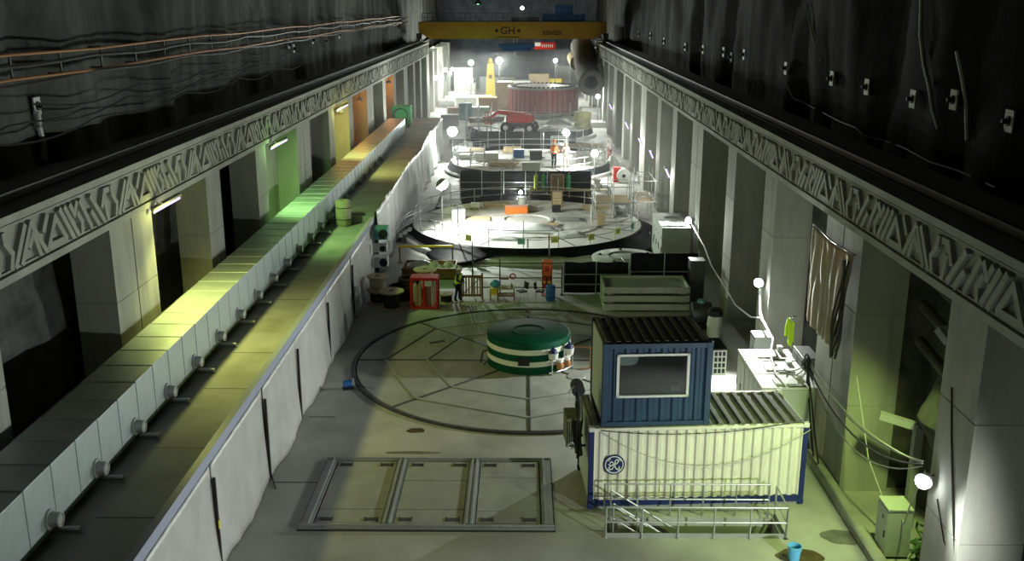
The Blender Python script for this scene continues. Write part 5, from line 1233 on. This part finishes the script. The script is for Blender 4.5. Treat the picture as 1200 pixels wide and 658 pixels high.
# violet-looking tubes on the columns
def tube_lamp(p, ax, label, L=.6):
    t = thing('tube_lamp', label, 'lamp', p, 0, 'violet tube lamps'); a = Vector(ax).normalized()*L
    MB().cyl(-a, a, .055, 10).build('tube', E_tube, t, smooth=True)
    MB().bar(-a*1.08+Vector((0,.0,.10)), a*1.08+Vector((0,.0,.10)), .2, .07).build('housing', M_grey, t)
    mb = MB()
    for s in (-1,1): mb.bar(a*s*1.04+Vector((0,0,.1)), a*s*1.04-Vector((0,0,.05)), .1, .08)
    mb.build('end_cap', M_grey, t)
    MB().bar(a*-.2+Vector((0,0,.1)), a*-.2+Vector((0,-.6,.25)), .05).build('arm', M_dsteel, t)
YG, GR, OR = (.95,1,.25), (.50,1,.27), (1,.34,.07)
for i, (u, v, col, P, to) in enumerate(((192,242,YG,1500,(-8.6,34,3.1)),(325,170,GR,1300,(-9.4,53,3.1)),(400,127,YG,1000,(-9.5,73,3.5)))):
    p = atx(u, v, -12.2)+Vector((0,.25,0)); tube_lamp(p, (.55,.75,.30), ['nearest violet tube lamp under the left crane beam', 'second violet tube lamp under the left crane beam', 'third violet tube lamp under the left crane beam'][i], .55)
    e = p+Vector((.2,.1,-.2)); light('SPOT', e, col, P, .25, aim(e, to), 152, .8)
    light('POINT', p+Vector((.15,-.3,-.2)), col, 45, .15)
for i, (u, v) in enumerate(((782,202.6),(763,180.5),(750,166),(734.5,147),(715.5,125))):
    p = atx(u, v, 9.95); tube_lamp(p, (.3,.2,-.6), f'violet tube lamp on the right columns, {ords[i]} of five', .38)
    light('POINT', p+Vector((-.3,.3,-.2)), WH, 260, .15)
# orange lamps in the left bays
for i, (y, P) in enumerate(((79.5,140),(97.5,150),(71.0,50))):
    t = thing('bay_lamp', ['orange lamp in the left bay beyond the third tube lamp', 'farther orange lamp in the left bays', 'weak orange lamp in the left bay by the third tube lamp'][i], 'lamp', (-12.9, y, 7.6))
    MB().lathe([(0,.3),(.12,.28),(.3,.02),(.3,0),(.26,0),(.1,.2),(0,.2)],18).build('shade', M_grey, t, smooth=True)
    MB().lathe([(0,.18),(.1,.12),(.1,.02),(0,-.04)],14).build('bulb', emis('lamp_orange',(1,.4,.1),6) if i == 0 else bpy.data.materials['lamp_orange'], t, smooth=True)
    MB().cyl((0,0,.3),(0,0,.8),.02,6).build('stem', M_blk, t)
    light('POINT', (-12.9, y, 7.45), OR, P, .12)
# green ceiling lamp, and an added unseen high-bay lamp on the roof
def highbay(x, y, z, label, col, P, em=None):
    t = thing('ceiling_lamp', label, 'lamp', (x, y, z), 0, 'ceiling lamps')
    MB().lathe([(.1,.7),(.16,.6),(.22,.35),(.55,.05),(.55,0),(.5,0),(.2,.3),(0,.32)],24).build('reflector', M_dsteel, t, smooth=True)
    MB().lathe([(0,.22),(.16,.16),(.18,.02),(.1,-.06),(0,-.08)],16).build('bulb', em or E_white, t, smooth=True)
    MB().cyl((0,0,.7),(0,0,23-z),.03,6).build('rod', M_blk, t)
    light('SPOT', (x, y, z-.15), col, P, .3, (0,0,0), 150, .6)
highbay(-5.5, 128, 15.0, 'green glowing ceiling lamp above the crane', (.3,1,.5), 300, E_green)
fl = Vector((10.45, 23.15, 7.15)); to = Vector((7.8, 28.0, 0)); dq = (to-fl).normalized().to_track_quat('Z','Y').to_matrix()
t = thing('floodlight', 'yellow-green floodlight bracketed high on the far side of the nearest right column', 'lamp', fl)
def trf(mb): mb.v = [tuple(dq @ Vector(p)) for p in mb.v]; return mb
trf(MB().box(-.30,.30,-.22,.22,-.18,.02).box(-.2,.2,-.14,.14,-.28,-.18)).build('housing', M_grey, t, bevel=.02)
trf(MB().box(-.25,.25,-.17,.17,.02,.03)).build('lens', emis('lamp_lime', (.9,1,.35), 14), t)
MB().bar((-.1,-.1,.0),(-.1,-.5,.0),.05,.3).bar((.2,-.1,0),(.2,-.5,0),.05,.3).build('bracket', M_grey, t)
light('SPOT', fl+(to-fl).normalized()*.15, (.72,1,.27), 2000, .2, aim(fl, to), 80, .8)
highbay(3.0, 5.5, 16.0, 'added unseen fill lamp over the near end of the hall', (.93,.97,.8), 100)  # added overhead fill for the upper walls, no lamp known there

p = Vector((10.55, 16.0, 3.7)); work_lamp(p, (-4,29,0), 'added white fill lamp in the recess before the nearest right column, out of view', .2, 3700, WH, p+Vector((.1,-1.25,0)), spot=128, blend=1.0)  # added lamp out of view, brightens the left floor and duct faces

p = aty(612, 9.5, YC-2.3); t = work_lamp(p, (0,72,0), 'small lamp on the walkway of the overhead crane', .22, 9000, WH, p+Vector((0,.4,-.5)), spot=75, blend=.8)
# ------------------------------------------------------------------ cables
def sag(p, q, s, n=14):
    p, q = Vector(p), Vector(q); return [p.lerp(q, k/n)-Vector((0,0,s*4*(k/n)*(1-k/n))) for k in range(n+1)]
def cable(pts, r, m, label, name='hanging_cable'): return tag(MB().tube(pts, r, 6).build(name, m, smooth=True), label, 'cable')
hub = Vector((10.0, 32.6, 3.0)); lampA = Vector((10.02, 22.5, 3.95))
for i, (s, dz, r) in enumerate(((.5,.0,.022),(.7,.15,.02),(.95,-.05,.03),(1.25,-.2,.02))):
    cable(sag(hub+Vector((-.05,0,dz)), lampA+Vector((0,.2,dz*.4)), s), r, M_cable if i != 2 else M_bcable, ['upper grey cable from the canvas column to the nearest work lamp', 'topmost grey cable strung to the nearest work lamp', 'black cable sagging to the nearest work lamp', 'lowest grey cable sagging to the nearest work lamp'][i])
for i in range(3): cable([hub+Vector((-.05*i,-.05*i,.1)), hub+Vector((-.1,-.35-.25*i,-.8)), hub+Vector((-.1,-.7-.5*i,-2.0)), (9.85,31.3-.6*i,.3)], .03, M_bcable, ['left of three black cables falling from the cable knot by the switchgear', 'middle of three black cables falling from the cable knot', 'right of three black cables falling from the cable knot'][i])
tag(MB().torus((0,0,0),.22,.03,20,6,'x').torus((-.05,.05,.04),.26,.03,20,6,'x').torus((-.1,-.04,-.05),.18,.03,20,6,'x').build('cable_coil', M_bcable, smooth=True, loc=(9.95,32.4,3.0)), 'knot of coiled cables at the right edge of the switchgear', 'cable coil')
pB = Vector((9.95,57,2.6)); pC = Vector((9.9,39.6,3.6))
cable([pB, atx(826,290,9.9), atx(834,312,9.85), atx(848,334,9.8), atx(862,358,9.8), atx(880,372,9.8), atx(893,373,9.8)], .04, M_cable, 'grey cable drooping between the two right-hand work lamps')
cable([pC, atx(891,366,9.85), atx(893,374,9.8), atx(906,398,9.6), (9.3,35.0,2.4), (9.0,33.0,2.36), (9.1,31.9,2.34)], .045, M_lgrey, 'thick pale cable dropping from the middle work lamp onto the switchgear tops')
for i in range(3): cable(sag((9.2+.2*i,34.2-.8*i,2.42),(9.98,32.5,3.0),.35), .022, M_cable, ['farthest thin cable over the switchgear tops', 'middle thin cable over the switchgear tops', 'nearest thin cable over the switchgear tops'][i])
a = leftof(.3,-.03,2.68); b = leftof(6.7,-.03,2.62)
cable(sag(leftof(.35,-.06,2.66), leftof(6.7,-.06,2.9), .28), .014, M_bcable, 'upper dark wire sagging across the front of the white container')
cable(sag(leftof(.38,-.07,2.6), leftof(6.75,-.07,2.55), 1.15, 20), .014, M_cable, 'lower grey wire sagging deep across the front of the white container')
cable([lampA+Vector((0,0,-.1)), (10.2,23.6,2.2), (10.55,24.6,1.2), (10.6,25.6,1.5)], .02, M_cable, 'grey cable from the nearest work lamp down to the pale green cabinet')
cable([(10.1,28.1,4.2),(10.3,27,2.0),(10.6,26.0,.9),(10.9,25.5,.1)], .022, M_cable, 'grey cable looping down behind the pale green cabinet')
cable([(10.13,21.9,6.3),(10.13,21.6,5.2),(10.13,21.0,3.4),(10.2,20.55,1.9),(10.9,20.54,1.2),(11.6,20.54,.5)], .022, M_bcable, 'black cable running down the nearest right column')
cable([(10.12,21.9,3.4),(10.13,21.3,2.6),(10.4,20.54,1.9),(11.0,20.54,1.5),(11.6,20.54,.9)], .016, M_bcable, 'thin black cable slanting across the nearest right column')
cable([atz(321,497,.03), atz(318,540,.02)-Vector((.15,0,0)), atz(323,573,.02)], .02, M_bcable, 'black cable lying on the floor left of the hatch', 'floor_cable')
# green cable tangle behind the cabinet
mb = MB()
for i in range(14):
    x, y = 11.2+random.uniform(-.3,.5), 24.4+random.uniform(-.6,.8)
    mb.tube([(x+random.uniform(-.4,.4), y+random.uniform(-.4,.4), .05+.16*k+random.uniform(-.05,.05)) for k in range(6)], .035, 6)
o = tag(mb.build('hose_tangle', mat('green_hose',(.10,.22,.07),.5), smooth=True), 'tangle of green hoses behind the pale green cabinet', 'hoses')
# sprayed rock hump between the nearest columns
t = MB().grid(lambda a,b: (11.4+1.0*b, 23.3+3.0*a, 1.8+4.2*math.sin(PI*a)**.7*(1-b*.2)+.3*noise.noise(Vector((a*4,b*4,2)))) , 16, 8)
o = MB().grid(lambda a,b: (12.1-.9*math.sin(PI*b)*math.sin(PI*a)+.2*noise.noise(Vector((a*5,b*5,1))), 24.2+2.6*a, 2.6+2.6*b), 18, 14).build('rock_bulge', M_rock, smooth=True, solid=.2)
struct(o)
# pipes and brackets in the dark right recess
for i, (z, y0) in enumerate(((6.9,23.0),(5.9,23.2),(4.8,22.8))):
    struct(MB().cyl((11.7,y0,z),(11.9,28.2,z+.5),.16,10).build('recess_beam', M_dsteel, smooth=True))
t = thing('recess_post', 'grey steel post with an angled arm in the dark right recess', 'post', (11.5, 26.6, 0))
MB().box(-.12,.12,-.12,.12,0,3.2).build('post_body', M_grey, t); MB().bar((0,0,3.2),(-1.0,.4,3.4),.25,.2).build('arm', M_grey, t)

# roll of matting at the gallery step
q = atx(389, 262, -9.9)
t = thing('matting_roll', 'tan roll of matting standing on the gallery beside the step', 'roll', (q.x, 53.9, 3.1))
MB().lathe([(0,0),(.36,0),(.42,.1),(.42,1.35),(.36,1.45),(.1,1.46),(.1,1.3),(0,1.3)], 24).build('roll_body', mat('matting',(.40,.37,.26),.85,var=.15,scale=3), t, smooth=True)
mb = MB()
for z in (.4,1.05): mb.torus((0,0,z),.425,.02,24,5)
mb.build('strap', M_blk, t)
# green net box at the end of the duct
q = atx(494, 131, -11.2)
t = thing('green_housing', 'bright green fan housing at the far end of the ventilation duct', 'fan', (-11.6, 96.0, 3.55))
MB().box(-.9,.9,0,1.6,.2,2.0).build('housing', M_green, t, bevel=.05); MB().torus((0,-.03,1.1),.65,.06,24,6,'y').build('inlet_ring', M_dsteel, t)
for x in (-.7,.6): MB().box(x,x+.1,.1,1.5,0,.2).build('foot', M_blk, t)

# ------------------------------------------------------------------ people
def skin(name, verts, edges, radii, m, parent, root=0, sub=1, smooth=True):
    me = bpy.data.meshes.new(name); me.from_pydata(verts, edges, []); me.update(); me.materials.append(m)
    o = bpy.data.objects.new(name, me); COL.objects.link(o)
    if parent is not None: o.parent = parent
    md = o.modifiers.new('skin', 'SKIN')
    bpy.context.view_layer.objects.active = o
    if not me.skin_vertices: me.attributes.new if False else None
    sv = me.skin_vertices[0].data if me.skin_vertices else None
    if sv is None:
        bpy.ops.mesh.customdata_skin_add(); sv = me.skin_vertices[0].data
    for i, r in enumerate(radii):
        sv[i].radius = (r, r) if not isinstance(r, tuple) else r; sv[i].use_root = (i == root)
    md.use_smooth_shade = True
    s = o.modifiers.new('sub', 'SUBSURF'); s.levels = sub; s.render_levels = sub
    return o
def person(loc, rz, label, top, vest, trousers, helmet, lean=0.0, arms=((.10,.22),(.10,.20)), sc=1.0, stride=.10, band=None):
    t = thing('person', label, 'person', loc, rz); t.scale = (sc,)*3
    L = lean   # forward is -y
    def b(x, y, z): return (x, y-L*max(0, z-.95), z)
    hipz = .95; sh = 1.45
    V = [b(0,0,.98), b(0,0,1.18), b(0,.01,1.36), b(0,.0,1.50), b(0,-.02,1.58), b(0,-.03,1.68), b(0,-.03,1.76)]
    Rr = [(.15,.11), (.14,.10), (.17,.11), (.06,.06), (.055,.055), (.085,.10), (.06,.07)]
    E = [(i,i+1) for i in range(6)]
    def chain(start, pts, rad):
        k = len(V); E.append((start, k))
        for j, (p, r) in enumerate(zip(pts, rad)):
            V.append(p); Rr.append(r)
            if j: E.append((k+j-1, k+j))
        return len(V)-1
    limbs = {}
    for s in (-1, 1):
        f = stride*s
        leg = [b(s*.10,0,.90), (s*.11,-f*.5-.02,.50), (s*.11,-f+.03,.09), (s*.12,-f-.12,.045)]
        chain(0, leg, [.085,.06,.042,.035]); limbs[('leg',s)] = leg
        fw, out = arms[(s+1)//2]
        arm = [b(s*.17,0,1.43), b(s*(.20+out*.4),-.02,1.17), b(s*(.19+out*.3),-.05-fw,.97+fw*.9), b(s*(.18+out*.25),-.09-fw*1.25,.90+fw*1.05)]
        hnd = chain(2, arm, [.055,.045,.036,.03]); limbs[('arm',s)] = arm
        w = Vector(arm[-1]); dv = (w-Vector(arm[-2])).normalized(); sd = Vector((0,1,0)) if abs(dv.y) < .7 else Vector((1,0,0))
        palm = w+dv*.05; pi = chain(hnd, [tuple(palm)], [(.034,.02)])
        for fi in range(4):
            o_ = sd*(-.027+.018*fi); ln = (.062,.072,.068,.054)[fi]
            chain(pi, [tuple(palm+o_+dv*.03), tuple(palm+o_+dv*(.03+ln*.55)+Vector((-s*.008,0,-.004))), tuple(palm+o_+dv*(.03+ln)+Vector((-s*.024,0,-.008)))], [.009,.0085,.0075])
        chain(pi, [tuple(palm-sd*.036-dv*.01), tuple(palm-sd*.055+dv*.025)], [.010,.009])
    skin('body', V, E, Rr, M_skin, t, 0, 1)
    # face
    hx = Vector(b(0,-.03,1.69))
    fm = MB().lathe([(0,-.02),(.012,-.012),(.014,.0),(.006,.03),(0,.035)],8,(hx.x,hx.y-.105,hx.z-.01)); 
    for s in (-1,1): fm.lathe([(0,-.03),(.015,-.02),(.018,.0),(.015,.025),(0,.03)],8,(hx.x+s*.088,hx.y+.01,hx.z))
    fm.build('nose_and_ears', M_skin, t, smooth=True)
    MB().cbox((hx.x-.035,hx.y-.098,hx.z+.025),(.025,.01,.012)).cbox((hx.x+.035,hx.y-.098,hx.z+.025),(.025,.01,.012)).cbox((hx.x,hx.y-.092,hx.z-.06),(.045,.01,.01)).build('eyes_and_mouth', M_blk, t)
    # clothes follow the body
    jv = [b(0,0,.90), b(0,0,1.18), b(0,.01,1.37), b(0,0,1.49)]; jr = [(.175,.135),(.165,.125),(.195,.135),(.085,.08)]; je = [(0,1),(1,2),(2,3)]
    for s in (-1,1):
        a = limbs[('arm',s)]; k = len(jv); jv += a[:]; jr += [.075,.065,.055,.045]; je += [(2,k),(k,k+1),(k+1,k+2),(k+2,k+3)]
    skin('jacket', jv, je, jr, top, t, 0, 1)
    tv = [b(0,0,.97)]; tr = [(.165,.125)]; te = []
    for s in (-1,1):
        l = limbs[('leg',s)]; k = len(tv); tv += l[:3]; tr += [.105,.08,.062]; te += [(0,k),(k,k+1),(k+1,k+2)]
    skin('trousers', tv, te, tr, trousers, t, 0, 1)
    for s in (-1,1):
        l = limbs[('leg',s)]; skin('boot', [(l[2][0],l[2][1]+.04,.06), (l[2][0],l[2][1]-.02,.055), (l[2][0]*1.05,l[2][1]-.17,.045), (l[2][0],l[2][1]+.01,.16)], [(0,1),(1,2),(1,3)], [.05,.055,.045,.055], M_blk, t, 1, 1)
    if vest is not None:
        def fv(a, c):
            th = 2*PI*a; z = .93+c*.52; w = (.19,.185,.20,.215,.20)[min(4,int(c*4.99))]*(1-.35*max(0,c-.85)/.15); p = b(0,.005,z)
            return (w*math.cos(th), p[1]+.145*math.sin(th)*(1-.25*max(0,c-.85)/.15), z)
        vm = MB().grid(fv, 28, 12).build('vest', vest, t, smooth=True, solid=.012)
        def fb(a, c):
            p = fv(a, .28+c*.10); return (p[0]*1.03, p[1]*1.03 if L == 0 else p[1]+.006*math.sin(2*PI*a), p[2])
        MB().grid(fb, 28, 1).build('reflective_band', band or M_paper, vm, smooth=True, solid=.008)
    hc = hx+Vector((0,.01,.045))
    MB().lathe([(.155,0),(.158,.012),(.125,.02),(.122,.05),(.105,.10),(.06,.135),(0,.145)], 22, tuple(hc)).build('helmet', helmet, t, smooth=True)
    return t
q = atz(536.5, 353)
person((q.x, q.y, 0), R(70), 'worker in a lime hi-vis vest and white helmet standing beside the wooden gate', M_navyc, M_hivis, M_navyc, M_white, .16, ((.20,.12),(.14,.16)), 1.0, .08)
q = atz(649, 197, ZD)
person((q.x, q.y, ZD), R(160), 'worker in an orange hi-vis jacket and helmet standing on the middle platform', M_hior, M_hior, M_navyc, M_orange, .02, ((.08,.2),(.12,.2)), 1.35, .07)
q = atz(663, 197, ZD)
person((q.x, q.y, ZD), R(200), 'worker in pale pink-white overalls to the right of the orange worker', mat('pink_cloth',(.72,.50,.46),.8), None, mat('pink_cloth',(.72,.50,.46),.8), M_white, .1, ((.2,.1),(.25,.12)), 1.3, .05)
q = atz(714, 190, 0)
person((q.x, q.y, 0), R(240), 'worker in a pale jacket and red trousers by the right end of the middle platform', mat('pale_cloth',(.66,.58,.55),.8), None, mat('red_cloth',(.5,.2,.18),.8), M_white, .15, ((.2,.1),(.25,.12)), 1.25, .1)

# ------------------------------------------------------------------ haze at the far end, world, output
hz = MB().box(-12.6, 10.05, 62, 180, .1, 8.3)
m = bpy.data.materials.new('haze'); m.use_nodes = True; N = m.node_tree.nodes; N.remove(N['Principled BSDF'])
vs = N.new('ShaderNodeVolumeScatter'); vs.inputs['Color'].default_value = (.93,.96,1,1); vs.inputs['Density'].default_value = HAZE; vs.inputs['Anisotropy'].default_value = .65
m.node_tree.links.new(vs.outputs[0], N['Material Output'].inputs['Volume'])
if HAZE > 0:
    o = hz.build('haze', m); tag(o, 'thin bright dust haze filling the far end of the hall', 'haze', kind='stuff')
w = bpy.data.worlds.new('world'); SC.world = w; w.use_nodes = True
w.node_tree.nodes['Background'].inputs[0].default_value = (.75,.85,.70,1); w.node_tree.nodes['Background'].inputs[1].default_value = .0035
vsn = SC.view_settings; vsn.view_transform = 'Standard'; vsn.look = 'None'; vsn.exposure = 0.0; vsn.gamma = 1.0; vsn.use_curve_mapping = False
SC.cycles.use_denoising = True; SC.cycles.max_bounces = 6; SC.cycles.diffuse_bounces = 3; SC.cycles.volume_bounces = 0; SC.cycles.use_light_tree = True
SC.cycles.sample_clamp_indirect = 3.0; SC.cycles.volume_step_rate = 4
